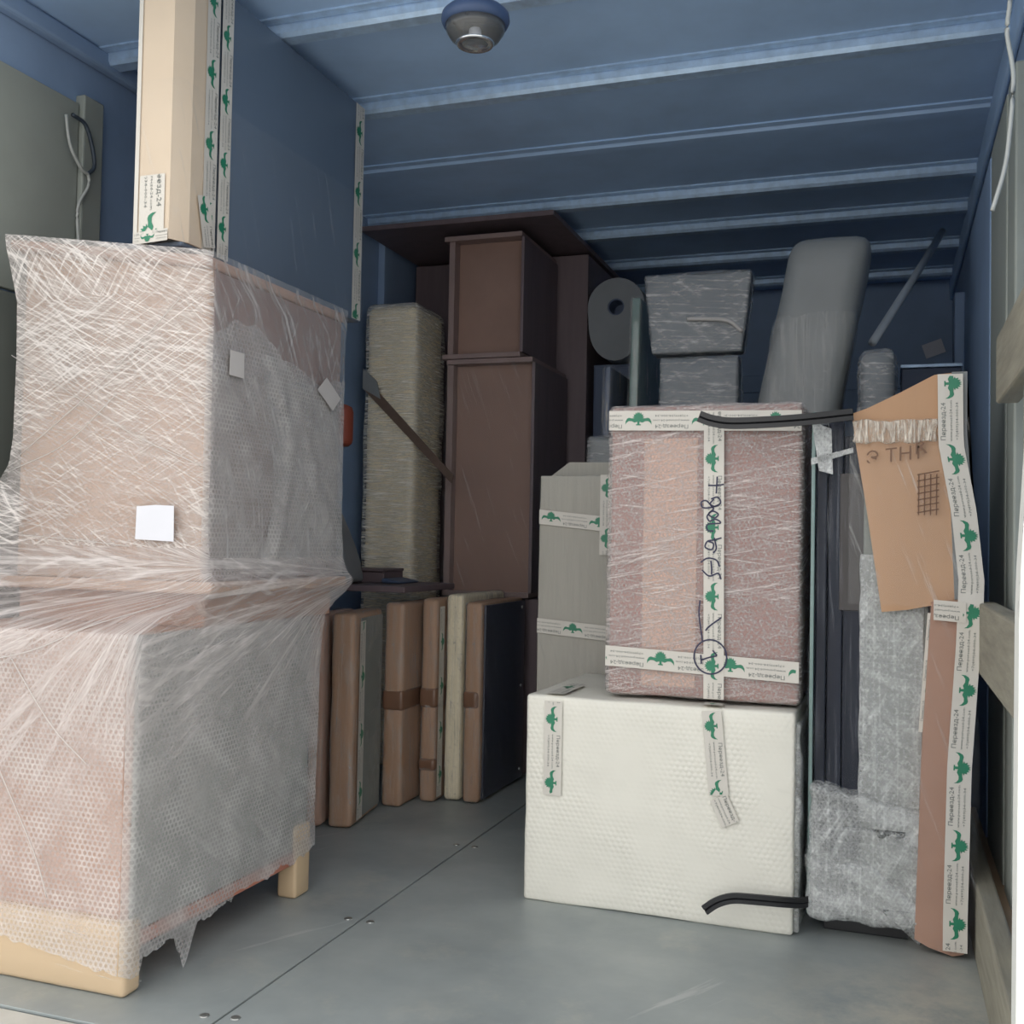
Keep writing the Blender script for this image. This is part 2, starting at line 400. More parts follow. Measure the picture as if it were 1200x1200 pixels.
half = [(0, .58), (.07, .74), (.12, .52), (.22, .66), (.24, .44), (.38, .48), (.32, .28), (.46, .22), (.30, .12), (.50, .10), (.72, .16), (.86, .08),
        (.98, -.18), (1.0, -.50), (.90, -.30), (.74, -.16), (.52, -.16), (.30, -.30), (.09, -.22), (.08, -.44), (.18, -.46), (.18, -.56)]
EAGLE = half + [(-x, y) for x, y in half[::-1] if x != 0]
def eagle_geo():
    bm = bmesh.new(); vv = [bm.verts.new((x, y, 0)) for x, y in EAGLE]; f = bm.faces.new(vv)
    bmesh.ops.triangulate(bm, faces=[f]); bm.verts.index_update()
    Fc = [tuple(v.index for v in q.verts) for q in bm.faces]; bm.free(); return EAGLE, Fc
EG = eagle_geo()
PERIOD = .170

def ribbon_me(o, u, v, n, L, W, fn=None, off=0, seg=None):
    seg = seg or max(2, int(L/.03)); V = []; Fc = []
    for i in range(seg+1):
        for j in (0, 1):
            s = L*i/seg; t = W*j
            q = o+u*s+v*t if fn is None else fn(s, t)
            V.append(q+n*off)
    for i in range(seg): Fc.append((2*i, 2*i+2, 2*i+3, 2*i+1))
    me = bpy.data.meshes.new('tape'); me.from_pydata(V, [], Fc); me.update(); return me

def tape(parent, o, u, v, L, W=.055, start=0.0, fn=None, n=None, mat='tape', green_first=True, logo=True, lines=3):
    """printed tape: runs along u (reading direction), text up = v, raised along n"""
    o, u, v = Vector(o), Vector(u).normalized(), Vector(v).normalized(); n = Vector(n).normalized() if n else u.cross(v).normalized()
    k = W/.05
    t = link('tape', ribbon_me(o, u, v, n, L, W, fn, .0012), MT[mat], parent)
    if not logo: return t
    def put(name, m_, off, parts, stuff):
        VV, FF = [], []
        for V, Fc, s0 in parts:
            keep = [.0005 <= x*k+s0 <= L-.0005 for x, y in V]
            Fc = [f for f in Fc if all(keep[i] for i in f)]
            used = sorted({i for f in Fc for i in f}); idx = {a: len(VV)+b for b, a in enumerate(used)}
            for a in used:
                ss, q = V[a][0]*k+s0, V[a][1]*k
                VV.append((o+u*ss+v*q if fn is None else fn(ss, q))+n*off)
            FF += [tuple(idx[i] for i in f) for f in Fc]
        if not FF: return
        me = bpy.data.meshes.new(name); me.from_pydata(VV, [], FF); me.update()
        ob = link(name, me, MT[m_], t)
        if stuff: ob['kind'] = 'stuff'
    s = start-PERIOD*k
    EV = [(.034-x*.034, .022-y*.027) for x, y in EG[0]]
    txt = []
    while s < L:
        put('logo_print', 'green', .0022, [(EV, EG[1], s)], False)
        txt += [(V, Fc, s+.077*k) for V, Fc in LINES[:lines]]
        s += PERIOD*k
    put('text_print', 'ink', .0022, txt, True)
    return t

# ================================================================== THE TRUCK BODY
XL, XR, YB, YF, ZC = -2.33, 0.33, 1.80, 6.30, 2.50
ground = struct(box('ground', -14, 14, -16, 14, -1.16, -1.10, MT['bounce_ground'], bev=0), 'unseen yard under the truck, paled to bounce light inside')

fl = struct(empty('floor'), 'worn grey steel floor of the truck body')
box('underfloor', XL, XR, YB, YF, -.06, -.008, MT['wall_dark'], fl, bev=0)
for a, b in ((XL, -1.304), (-1.298, XR)):
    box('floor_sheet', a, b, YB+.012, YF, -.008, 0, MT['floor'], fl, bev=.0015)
box('sill_edge', XL, XR, YB-.055, YB+.010, -.05, -.004, MT['alu'], fl, bev=.006)
for x, y in ((-1.338, 1.925), (-1.272, 1.94), (-1.335, 2.55), (-1.27, 2.55), (-1.335, 3.3), (-1.27, 3.3)):
    o = link('screw', lathe_me([(.011, 0), (.010, .002), (.004, .003)], 14), MT['steel'], fl); o.location = (x, y, 0)

ce = struct(empty('ceiling'), 'sheet ceiling with cross beams, bluish haze put into its colour')
beamY = [2.06, 2.66, 3.23, 3.83, 4.41, 4.89, 5.47, 6.02]
ys = [YB]+beamY+[YF]
for a, b in zip(ys, ys[1:]):
    box('ceiling_panel', XL, XR, a+.003, b-.003, ZC, ZC+.02, MT['ceil'], ce, bev=0)
box('roof_skin', XL-.05, XR+.05, YB, YF+.05, ZC+.02, ZC+.05, MT['wall_dark'], ce, bev=0)
for i, y in enumerate(beamY):
    h = .016 if i in (3,) else .042
    prof = [(y-.040, ZC), (y-.040, ZC-.006), (y-.012, ZC-.008), (y-.010, ZC-.003), (y-.006, ZC-.003), (y-.004, ZC-h+.012), (y+.004, ZC-h), (y+.05, ZC-h), (y+.055, ZC-h+.004), (y+.055, ZC)]
    bm = bmesh.new(); A = [bm.verts.new((XL, a, b)) for a, b in prof]; B = [bm.verts.new((XR, a, b)) for a, b in prof]
    for k in range(len(prof)): bm.faces.new((A[k], A[(k+1) % len(prof)], B[(k+1) % len(prof)], B[k]))
    bm.faces.new(A); bm.faces.new(B)
    link('beam', from_bm(bm), MT['beam'] if i != 3 else MT['ceil'], ce)

wf = struct(empty('wall_front'), 'dark front wall at the far end, bluish haze put into its colour')
box('wall_sheet', XL, XR, YF, YF+.05, -.05, ZC+.03, MT['wall_haze'], wf, bev=0)
for z in (.6, 1.25, 1.9): box('rail', XL, XR, YF-.02, YF, z, z+.1, MT['wall_haze'], wf, bev=.004)

wl = struct(empty('wall_left'), 'left wall with pale panel, dark lower boards and a post')
box('wall_sheet', XL-.05, XL, YB, YF+.05, -.05, ZC+.03, MT['wall_haze'], wl, bev=0)
box('pale_panel', XL, XL+.02, YB, 2.56, 1.68, 2.30, MT['wall_pale'], wl, bev=.003)
box('lower_panel', XL, XL+.02, YB, 2.56, 0.95, 1.672, MT['wall_dark'], wl, bev=.003)
box('lower_panel', XL, XL+.02, YB, 2.56, 0.05, 0.94, MT['wall_dark'], wl, bev=.003)
box('post', XL, XL+.035, 2.565, 2.65, 0, 2.33, MT['wall_pale'], wl, bev=.005)
for y in (3.6, 4.6, 5.6): box('post', XL, XL+.035, y, y+.08, 0, ZC, MT['wall_haze'], wl, bev=.005)
box('corner_rail', XL, XL+.04, YB, YF, ZC-.06, ZC-.002, MT['wall_haze'], wl, bev=.01)

wr = struct(empty('wall_right'), 'right wall of posts and weathered lashing boards')
box('wall_sheet', XR, XR+.05, YB, YF+.05, -.05, ZC+.03, MT['wall_haze'], wr, bev=0)
box('corner_rail', XR-.018, XR, YB, YF, ZC-.12, ZC-.002, MT['ceil'], wr, bev=.01)
for y0, y1, m_ in ((2.82, 2.98, 'wall_pale'), (3.02, 3.45, 'wall_pale'), (3.50, 4.30, 'wall_haze'), (5.3, 5.4, 'wall_haze')):
    box('post', .285, XR, y0, y1, 0, 2.20, MT[m_], wr, bev=.006)
box('lashing_board', .235, .285, 1.90, 2.70, 1.345, 1.50, MT['wood_grey'], wr, bev=.006)
box('lashing_board', .215, .262, 1.90, 2.95, .70, .875, MT['wood_grey'], wr, bev=.006)
box('lashing_board', .212, .258, 1.90, 3.9, .0, .185, MT['wood_grey'], wr, bev=.005)
box('lashing_board', .262, .330, 1.95, 3.9, .0, .150, MT['wood_tan'], wr, bev=.005)
box('post', .262, .33, 2.30, 2.42, .15, 2.20, MT['wall_pale'], wr, bev=.006)
fr = struct(link('trim_1', prism_me([(.1815, -.3), (.40, -.3), (.40, 1.40), (.26, 1.40), (.203, 1.27), (.196, 1.15), (.187, .98), (.185, .9)], ((0, 1.74, 0), (1, 0, 0), (0, 0, 1), (0, 1, 0)), .06), MT['peel']), 'white peeling paint rear door frame')

# ================================================================== WRAPPED CABINET, LEFT
def slope(v): return Vector((v.x, v.y, v.z+max(0, (-1.55-v.x))*.14))
c = thing('wrapped_cabinet', 'tall two-tier cabinet under bubble wrap and stretch film, left foreground', 'cabinet')
box('dresser_body', -2.17, -1.562, 1.95, 2.70, .125, .78, MT['cardboard_pink'], c, bev=.01)
box('side_panel', -1.562, -1.552, 1.955, 2.695, .13, .78, MT['slate'], c, bev=.002)
box('bottom_board', -2.16, -1.548, 1.97, 2.69, .095, .128, MT['pinkwood'], c, bev=.003)
o = rbox('base_cover', -2.18, -1.545, 1.925, 1.985, .0, .16, MT['beige_wrap'], c, r=.012, n=(24, 6, 8), amp=.0015, sc=12)
rbox('base_film', -2.183, -1.542, 1.921, 1.989, .002, .162, MT['film_base'], c, r=.012, n=(24, 6, 8))
rbox('leg', -1.60, -1.540, 2.625, 2.705, 0, .20, MT['beige_wrap'], c, r=.01, n=(6, 6, 8), amp=.001)
rbox('leg', -2.17, -2.11, 2.625, 2.705, 0, .20, MT['beige_wrap'], c, r=.01, n=(6, 6, 8), amp=.001)
box('countertop', -2.19, -1.522, 2.17, 2.845, .862, .892, MT['tan_front'], c, bev=.004)
box('hutch_plinth', -2.13, -1.56, 2.2, 2.82, .78, .862, MT['cardboard_pink'], c, bev=.004)
rbox('hutch_body', -2.125, -1.556, 2.182, 2.835, .892, 1.653, MT['tan_front'], c, r=.006, n=(12, 8, 16), fn=lambda v: slope(v) if v.z > 1.5 else v)
box('hutch_side', -1.557, -1.551, 2.195, 2.83, .895, 1.65, MT['mauve'], c, bev=.001)
rbox('top_board', -2.165, -1.548, 2.16, 2.85, 1.652, 1.682, MT['top_fuzzy'], c, r=.012, n=(16, 8, 6), fn=slope)

# bubble wrap skins (follow the two tiers), ragged lower edge
def ragged(x, y):
    if y < 1.96:                                  # front edge: slants down to the corner
        t = (x+2.17)/.62; return .135-.085*t+.012*noise.noise(Vector((x*40, 0, 0)))
    t = (y-1.93)/.78
    base = .075+.05*t+.035*noise.noise(Vector((0, y*16, 3)))+.02*noise.noise(Vector((0, y*50, 5)))
    return base-(.10*max(0, 1-abs(t-.24)/.055))*(1 if t < .3 else 1)
def skin(name, outline, z0f, z1, nz, mat, amp, sc, seed, closed=False):
    """wall of film following an outline of (x,y) points, displaced outwards"""
    pts = []
    for (ax, ay), (bx, by) in zip(outline, outline[1:]):
        d = math.hypot(bx-ax, by-ay); k = max(1, int(d/.012))
        nx, ny = (by-ay)/d, -(bx-ax)/d
        for i in range(k): pts.append((ax+(bx-ax)*i/k, ay+(by-ay)*i/k, nx, ny))
    pts.append((*outline[-1], nx, ny))
    V = []; Fc = []; UV = []; s = 0; S = []
    for i, p in enumerate(pts):
        if i: s += math.hypot(p[0]-pts[i-1][0], p[1]-pts[i-1][1])
        S.append(s)
    for i, (x, y, nx, ny) in enumerate(pts):
        z0 = z0f(x, y)
        for k in range(nz+1):
            z = z0+((z1(x, y) if callable(z1) else z1)-z0)*k/nz
            w = Vector((x, y, z)); a = amp*(.6+noise.noise(w*sc+Vector((seed, 0, 0)))+.5*noise.noise(w*sc*2.7+Vector((0, seed, 0))))
            V.append((x+nx*a, y+ny*a, z)); UV.append((S[i], z))
    for i in range(len(pts)-1):
        for k in range(nz): Fc.append((i*(nz+1)+k, (i+1)*(nz+1)+k, (i+1)*(nz+1)+k+1, i*(nz+1)+k+1))
    me = bpy.data.meshes.new(name); me.from_pydata(V, [], Fc); me.update()
    ul = me.uv_layers.new(name='UVMap')
    for l in me.loops: ul.data[l.index].uv = UV[l.vertex_index]
    return me
lo = [(-2.178, 1.918), (-1.555, 1.918), (-1.538, 1.935), (-1.538, 2.715)]
link('bubble_wrap', skin('b', lo[:2], ragged, .785, 50, MT['bub_front'], .004, 7, 1), MT['bub_front'], c, True)
link('bubble_wrap', skin('b', lo[1:], ragged, .785, 50, MT['bub_side'], .006, 6, 2), MT['bub_side'], c, True)
up = [(-2.13, 2.172), (-1.558, 2.172), (-1.546, 2.184), (-1.546, 2.842)]
link('bubble_wrap', skin('b', up[:2], lambda x, y: .90, 1.655, 50, None, .003, 7, 3), MT['bub_soft'], c, True)
link('bubble_wrap', skin('b', up[1:], lambda x, y: .90, lambda x, y: 1.50+.07*math.sin((y-2.2)*11)*max(0, 1-(y-2.2)*.9)-.06*(y-2.2)+.03*noise.noise(Vector((y*14, 2, 3))), 50, None, .010, 5, 4), MT['bub_side'], c, True)
# loose folded lap of bubble wrap hanging on the hutch side
def lap(s, t):
    y = 2.42+s; z = .93+t
    edge = max(0, .16-abs(s-.05-.25*(t-.25)))
    return Vector((-1.541+.010*math.sin(s*22+t*9)*.5+.009*math.exp(-((s-.02-.10*math.sin(t*6))/.035)**2), y, z))
V = []; Fc = []; nx_, nz_ = 60, 70
for i in range(nx_+1):
    for k in range(nz_+1):
        t = .55*k/nz_; left = .06*math.sin(t*6.2)-.02; s = left+(.40-left)*i/nx_
        zt = t*(1-.18*max(0, i/nx_-.35))
        V.append(lap(s, zt)+Vector((.004*noise.noise(Vector((s*18, zt*18, 2))), 0, 0)))
for i in range(nx_):
    for k in range(nz_): Fc.append((i*(nz_+1)+k, (i+1)*(nz_+1)+k, (i+1)*(nz_+1)+k+1, i*(nz_+1)+k+1))
me = bpy.data.meshes.new('lap'); me.from_pydata(V, [], Fc); me.update(); link('bubble_wrap_lap', me, MT['bub_side'], c, True)

# stretch film: a drape lofted round both tiers
RINGS = [  # z, x0, x1, y0, y1, corner r, material
    (.16, -2.19, -1.532, 1.910, 2.728, .02), (.45, -2.19, -1.532, 1.908, 2.728, .02), (.70, -2.195, -1.53, 1.906, 2.735, .02),
    (.785, -2.20, -1.528, 1.912, 2.75, .02), (.82, -2.21, -1.522, 1.985, 2.80, .03), (.85, -2.22, -1.514, 2.085, 2.845, .02), (.874, -2.23, -1.509, 2.150, 2.862, .008),
    (.885, -2.24, -1.508, 2.150, 2.862, .008), (.91, -2.25, -1.523, 2.155, 2.856, .015), (.95, -2.24, -1.534, 2.158, 2.852, .015), (1.02, -2.20, -1.538, 2.160, 2.850, .012), (1.12, -2.16, -1.539, 2.162, 2.849, .012),
    (1.25, -2.14, -1.540, 2.162, 2.849, .012), (1.45, -2.138, -1.541, 2.162, 2.848, .012), (1.60, -2.14, -1.541, 2.160, 2.850, .012), (1.655, -2.172, -1.540, 2.150, 2.856, .012), (1.69, -2.18, -1.540, 2.150, 2.858, .015), (1.694, -2.165, -1.55, 2.165, 2.845, .015)]
def rrect(x0, x1, y0, y1, r, per=22):
    out = []
    cs = [((x0, y0), (x1, y0)), ((x1, y0), (x1, y1)), ((x1, y1), (x0, y1)), ((x0, y1), (x0, y0))]
    for (ax, ay), (bx, by) in cs:
        d = math.hypot(bx-ax, by-ay); ux, uy = (bx-ax)/d, (by-ay)/d
        for i in range(per*2):
            s = r+(d-2*r)*i/(per*2-1)
            out.append((ax+ux*s, ay+uy*s, uy, -ux))
    return out
def lerp(a, b, t): return tuple(p+(q-p)*t for p, q in zip(a, b))
zr = []
for A, B in zip(RINGS, RINGS[1:]):
    k = max(1, int((B[0]-A[0])/.018))
    k = max(k, 3)
    for i in range(k): zr.append(lerp(A, B, i/k))
zr.append(RINGS[-1])
V = []; Fc = []; UV = []; DN = []; nper = 0; vlen = 0; prev = None
for R_ in zr:
    z, x0, x1, y0, y1, r = R_
    ring = rrect(x0, x1, y0, y1, r); nper = len(ring); per = 0
    vlen += 0 if prev is None else math.hypot(z-prev[0], (y0-prev[3])); prev = R_
    for j, (x, y, nx, ny) in enumerate(ring):
        if j: per += math.hypot(x-ring[j-1][0], y-ring[j-1][1])
        zz = z
        if z < .25:                                # ragged hem
            hem = .10+.05*noise.noise(Vector((x*9, y*9, 1)))+.02*noise.noise(Vector((x*37, y*37, 2)))
            zz = z+max(0, (.25-z)/.09)*(hem-.10)
            zz = max(zz, .035)
        if z > 1.6: zz = z+max(0, (-1.55-x))*.14*min(1, (z-1.6)/.05)
        fold = .5+.5*noise.noise(Vector((per*13, z*2.2, 5)))+.3*noise.noise(Vector((per*34, z*3.5, 8)))
        amp = .006 if .80 < z < 1.0 else .0035
        web = 0
        if j < 44 and .80 < z < 1.18:               # web of film pulled out at the left corner
            g_ = min(1, (1.18-z)/.26) if z > .9 else max(0, (z-.80)/.10)
            web = max(0, 1-(x-x0)/.17)*g_
        V.append((x+nx*fold*amp-.045*web, y+ny*fold*amp-.10*web, zz)); UV.append((per, vlen))
        if web > .15: DN.append(1.25)
        st = noise.noise(Vector((per*9-zz*5, zz*1.6, 3)))
        if web > .15: pass
        elif z > .97: DN.append(min(1.2, max(.4, .68+(z-1.05)*.9+.35*noise.noise(Vector((x*7, y*7, z*6)))+max(0, 1.03-z)*6)))
        else: DN.append(min(1.1, max(.10, 1.05-max(0, .80-z)*2.1+st*.45*min(1, max(0, (.86-z)*5)))))
nr = len(zr)
MI = []
for i in range(nr-1):
    for j in range(nper):
        j2 = (j+1) % nper
        side = j//44
        if side >= 2: continue                     # the sides against the walls stay bare
        if side == 1 and j2 % 44 == 0: continue
        Fc.append((i*nper+j, i*nper+j2, (i+1)*nper+j2, (i+1)*nper+j))
        z = zr[i][0]
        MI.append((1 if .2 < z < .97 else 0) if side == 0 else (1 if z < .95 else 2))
# left flank of the drape, seen past the front corner
base = len(V)
for i in range(nr-1):
    for j in range(132, 176-1):
        Fc.append((i*nper+j, i*nper+j+1, (i+1)*nper+j+1, (i+1)*nper+j)); MI.append(1)
me = bpy.data.meshes.new('film'); me.from_pydata(V, [], Fc); me.update()
ul = me.uv_layers.new(name='UVMap')
PER = [0.0]*len(V)
for i_ in range(nr):
    for j_ in range(nper): PER[i_*nper+j_] = UV[i_*nper+j_][0]
for po in me.polygons:
    side = po.vertices[0] % nper//44
    for li in po.loop_indices:
        vi = me.loops[li].vertex_index; uvv = UV[vi]
        if V[vi][2] < 1.0 and side < 2 and MI[po.index] == 1:
            row_ = vi//nper; cper = PER[row_*nper+(43 if side == 0 else 87)]
            dx, dz = uvv[0]-cper-.06, V[vi][2]-(.93 if side == 0 else .90)
            th = math.atan2(dz, dx); th = th if th < 0 else th-2*math.pi
            uvv = (math.hypot(dx, dz), th*.30+side*5)
        ul.data[li].uv = uvv
at = me.attributes.new('dens', 'FLOAT', 'POINT'); at.data.foreach_set('value', DN)
o = link('stretch_film', me, MT['film_cross'], c, True)
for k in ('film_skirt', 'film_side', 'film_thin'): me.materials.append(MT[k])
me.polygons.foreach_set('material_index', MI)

# bright twisted strands of film over the front
strands = [[(-2.137, 2.155, 1.46), (-1.95, 2.153, 1.36), (-1.75, 2.153, 1.25), (-1.545, 2.153, 1.17)],
           [(-2.16, 2.150, 1.00), (-1.95, 2.148, .99), (-1.75, 2.150, .975)],
           [(-2.10, 2.153, 1.20), (-1.90, 2.152, 1.34), (-1.75, 2.152, 1.46), (-1.62, 2.153, 1.58)],
           [(-2.13, 2.153, 1.16), (-1.95, 2.152, 1.23), (-1.8, 2.152, 1.35)],
           [(-1.98, 1.900, .70), (-1.8, 1.90, .74), (-1.66, 1.93, .80), (-1.56, 2.05, .845)],
           [(-2.02, 1.902, .70), (-1.90, 1.900, .50), (-1.78, 1.902, .30), (-1.74, 1.904, .2)],
           [(-1.86, 1.902, .72), (-1.74, 1.900, .58), (-1.64, 1.902, .50)]]
for s_ in strands: link('film_strand', tube_me(spline(s_, 8), .0011, 5), MT['paper_grey'], c, True)
pl = [(0, 0), (.112, -.004), (.110, .082), (.058, .084), (.002, .080)]
link('paper_label', prism_me(pl, ((-1.728, 2.148, .992), (1, 0, 0), (0, 0, 1), (0, -1, 0)), .0008), MT['paper'], c)
link('paper_label', prism_me([(0, 0), (.064, .0), (.062, .062), (.002, .062)], ((-1.531, 2.233, 1.401), (0, 1, 0), (0, 0, 1), (1, 0, 0)), .0008), MT['paper_grey'], c)
link('paper_label', prism_me([(0, .02), (.09, -.03), (.135, .012), (.05, .062)], ((-1.529, 2.66, 1.405), (0, 1, 0), (0, 0, 1), (1, 0, 0)), .0008), MT['paper_grey'], c)

# ================================================================== FLAT PACKED PANEL ON THE CABINET
p = thing('packed_panel', 'large flat packed panel standing on the wrapped cabinet, cream cardboard edge', 'panel')
px0, px1, py0, py1, pz0, pz1 = -1.785, -1.665, 2.185, 3.17, 1.726, 2.452
rbox('panel_body', px0+.006, px1-.004, py0+.03, py1, pz0, pz1, MT['blue_panel'], p, r=.008, n=(8, 20, 16), amp=.001)
bmv = [(px0-.004, py0), (px1-.02, py0), (px1+.003, py0+.05), (px1+.003, py0+.155), (px1-.003, py0+.155), (px1-.003, py0+.052), (px1-.022, py0+.006), (px0+.002, py0+.006), (px0+.002, py0+.155), (px0-.004, py0+.155)]
link('edge_protector', prism_me(bmv, ((0, 0, pz0+.012), (1, 0, 0), (0, 1, 0), (0, 0, 1)), pz1-pz0-.013), MT['cream'], p)
rbox('stretch_film', px0-.006, px1+.007, py0-.004, py1+.004, pz0-.002, pz0+.42, MT['film_light'], p, r=.012, n=(8, 20, 14), amp=.001, skip=('+z',))
L = pz1-pz0-.01
tape(p, (px1+.004, py0+.100, pz1-.005), (0, 0, -1), (0, 1, 0), L, .055, .02, n=(1, 0, 0))
tape(p, (px1+.0075, py0+.160, pz1-.005), (0, 0, -1), (0, 1, 0), L, .05, .09, n=(1, 0, 0))
tape(p, (px1-.003, py1-.062, pz1-.005), (0, 0, -1), (0, 1, 0), L, .06, .05, n=(1, 0, 0))
tape(p, (px0-.0055, py0+.064, pz1-.005), (0, 0, -1), (0, -1, 0), L, .06, .05, n=(-1, 0, 0))
tape(p, (px0-.0045, py0-.002, pz1-.005), (0, 0, -1), (1, 0, 0), L, .012, .05, n=(0, -1, 0), logo=False)
tape(p, (px0+.012, py0-.002, pz0+.175), (0, 0, -1), (1, 0, 0), .155, .075, -.16, n=(0, -1, 0))
tape(p, (px1+.0095, py0+.07, pz0+.14), (0, .25, -1), (0, 1, .25), .13, .05, .0, n=(1, 0, 0))
tape(p, (px0+.0, py0-.003, pz0+.002), (1, 0, .05), (0, 0, 1), .10, .03, .02, n=(0, -1, 0))

# ================================================================== ROW OF WRAPPED FLAT PANELS ON THE FLOOR
row = [  # x0, front y, thickness, depth, height, angle, body, film, label
    (-1.905, 3.30, .055, .34, .74, 9, 'cardboard_pink', 'film_vdim', 'narrow strip of a packed flat panel peeking out beside the wrapped cabinet'),
    (-1.825, 3.315, .085, .32, .745, 9, 'row_brown', 'film_vdim', 'nearest brown panel of the floor row, with green printed tape on its side'),
    (-1.790, 3.66, .078, .50, .765, 1.2, 'row_brown', 'film_vdim', 'second brown wrapped panel of the floor row, brown tape across its edge'),
    (-1.690, 3.78, .062, .50, .780, 1.2, 'row_brown', 'film_vdim', 'third brown wrapped panel of the floor row, printed tape down its corner'),
    (-1.614, 3.84, .066, .50, .795, .5, 'mattress', 'film_vdim', 'pale grey wrapped panel in the floor row between brown ones'),
    (-1.530, 3.83, .066, .50, .770, 0, 'row_brown', 'film_vdim', 'panel with navy face ending the floor row')]
for i, (x, y, t, d, h, a, b, f, lab) in enumerate(row):
    q = thing('flat_panel', lab, 'panel', 'wrapped panels standing in a row on the floor')
    q.location = (x, y, 0); q.rotation_euler = (0, 0, math.radians(a))
    rbox('board', 0, t, 0, d, .003, h, MT[b], q, r=.016, n=(8, 12, 24), amp=.003, sc=7, seed=i)
    rbox('stretch_film', -.003, t+.003, -.003, d, .001, h+.003, MT[f], q, r=.018, n=(8, 12, 24), amp=.004, sc=9, seed=i+.5)
    if i == 1:
        box('side_cover', t, t+.003, .06, d-.01, .02, h-.02, MT['slate'], q, bev=.001)
        tape(q, (t+.005, .10, .02), (0, 0, 1), (0, -1, 0), h-.05, .06, .05, n=(1, 0, 0))
    if i in (2, 3):
        rbox('brown_tape', -.006, t+.006, -.006, d-.1, .36, .44, MT['tape_brown'], q, r=.016, n=(8, 8, 6))
        if i == 3: rbox('brown_tape', -.006, t+.006, -.006, d-.1, .12, .17, MT['tape_brown'], q, r=.016, n=(8, 8, 6))
    if i == 3: tape(q, (t+.006, .062, .02), (0, 0, 1), (0, -1, 0), h-.05, .05, .05, n=(1, 0, 0))
    if i == 4: tape(q, (t+.006, .066, .02), (0, 0, 1), (0, -1, 0), h-.05, .05, .1, n=(1, 0, 0))
    if i == 5:
        rbox('navy_face', t-.002, t+.007, .03, d, .012, h-.012, MT['navy'], q, r=.003, n=(6, 8, 8))
        rbox('face_film', t+.008, t+.012, .02, d, .012, h-.012, MT['film_light'], q, r=.002, n=(6, 8, 10))
        rbox('brown_tape', -.006, t-.006, -.006, .05, .36, .43, MT['tape_brown'], q, r=.016, n=(8, 8, 6))
        for zz in (.05, .40, .73):
            o = link('screw', lathe_me([(.008, 0), (.007, .003), (.003, .004)], 12), MT['steel'], q); o.location = (t+.007, d-.04, zz); o.rotation_euler = (0, math.pi/2, 0)

q = tag(box('wooden_plank', -2.16, -1.73, 3.70, 4.20, .802, .826, MT['brown_dim'], bev=.003), 'dark wooden board lying across the tops of the floor panels', 'board')
q = thing('small_dark_box', 'small dark brown box on the board in front of the cream mattress', 'box')
box('box_body', -2.13, -1.945, 3.96, 4.14, .8265, .872, MT['brown_dim'], q); box('lid', -2.134, -1.941, 3.946, 4.144, .8725, .884, MT['brown_dim'], q)
q = tag(rbox('dark_wedge', -1.93, -1.85, 3.9, 4.1, .8265, .85, MT['dark_body'], r=.01, n=(8, 8, 6), fn=lambda v: Vector((v.x, v.y, .8265+(v.z-.8265)*(1-.6*(v.x+1.93)/.08))) if v.z > .83 else v), 'little dark wedge beside the small dark box on the board', 'wedge')

# grey cloth corner behind the cabinet
q = tag(link('grey_cloth_bundle', rbox_me(-2.15, -1.995, 3.74, 3.90, .8265, 1.13, r=.03, n=(12, 10, 16), amp=.006, sc=6, fn=lambda v: Vector((v.x-(v.x+2.15)*.8*(max(0, v.z-.8265)/.3)**1.5, v.y, v.z))), MT['grey_cloth'], smooth=True), 'grey tapered cloth bundle on the dark board, half behind the wrapped cabinet', 'bundle')

# ================================================================== CREAM MATTRESS
q = thing('folded_mattress', 'tall cream mattress on end in shiny film against the left wall', 'mattress')
mb = dict(r=.035, n=(16, 14, 60), sc=5)
rbox('mattress_body', -2.225, -1.985, 4.30, 4.62, .0, 2.055, MT['mattress'], q, amp=.005, seed=3, **mb)
rbox('stretch_film', -2.236, -1.974, 4.290, 4.631, .003, 2.068, MT['film_horiz'], q, amp=.008, seed=3.1, **mb)
tag(link('lashing_strap', prism_me([(0, 0), (.425, -.42), (.435, -.385), (.02, .04)], ((-2.22, 4.276, 1.675), (1, .05, 0), (0, 0, 1), (0, -1, 0)), .004), MT['strap']), 'brown webbing strap running diagonally across the cream mattress', 'strap')
tag(link('cardboard_flap', prism_me([(0, 0), (.09, -.05), (.07, .03), (.0, .09)], ((-2.225, 4.273, 1.68), (1, 0, 0), (0, 0, 1), (0, -1, 0)), .004), MT['grey_cloth']), 'small grey flap by the upper end of the brown strap', 'flap')
q = thing('orange_canister', 'orange-red rounded canister half hidden behind the wrapped cabinet', 'canister')
link('canister_body', lathe_me([(.03, 1.36), (.042, 1.37), (.046, 1.385), (.046, 1.49), (.04, 1.51), (.02, 1.52)], 28), MT['orange'], q, True).location = (-1.985, 3.64, 0)
box('bracket', -2.33+.035, -1.985, 3.615, 3.665, 1.40, 1.425, MT['wall_dark'], q)

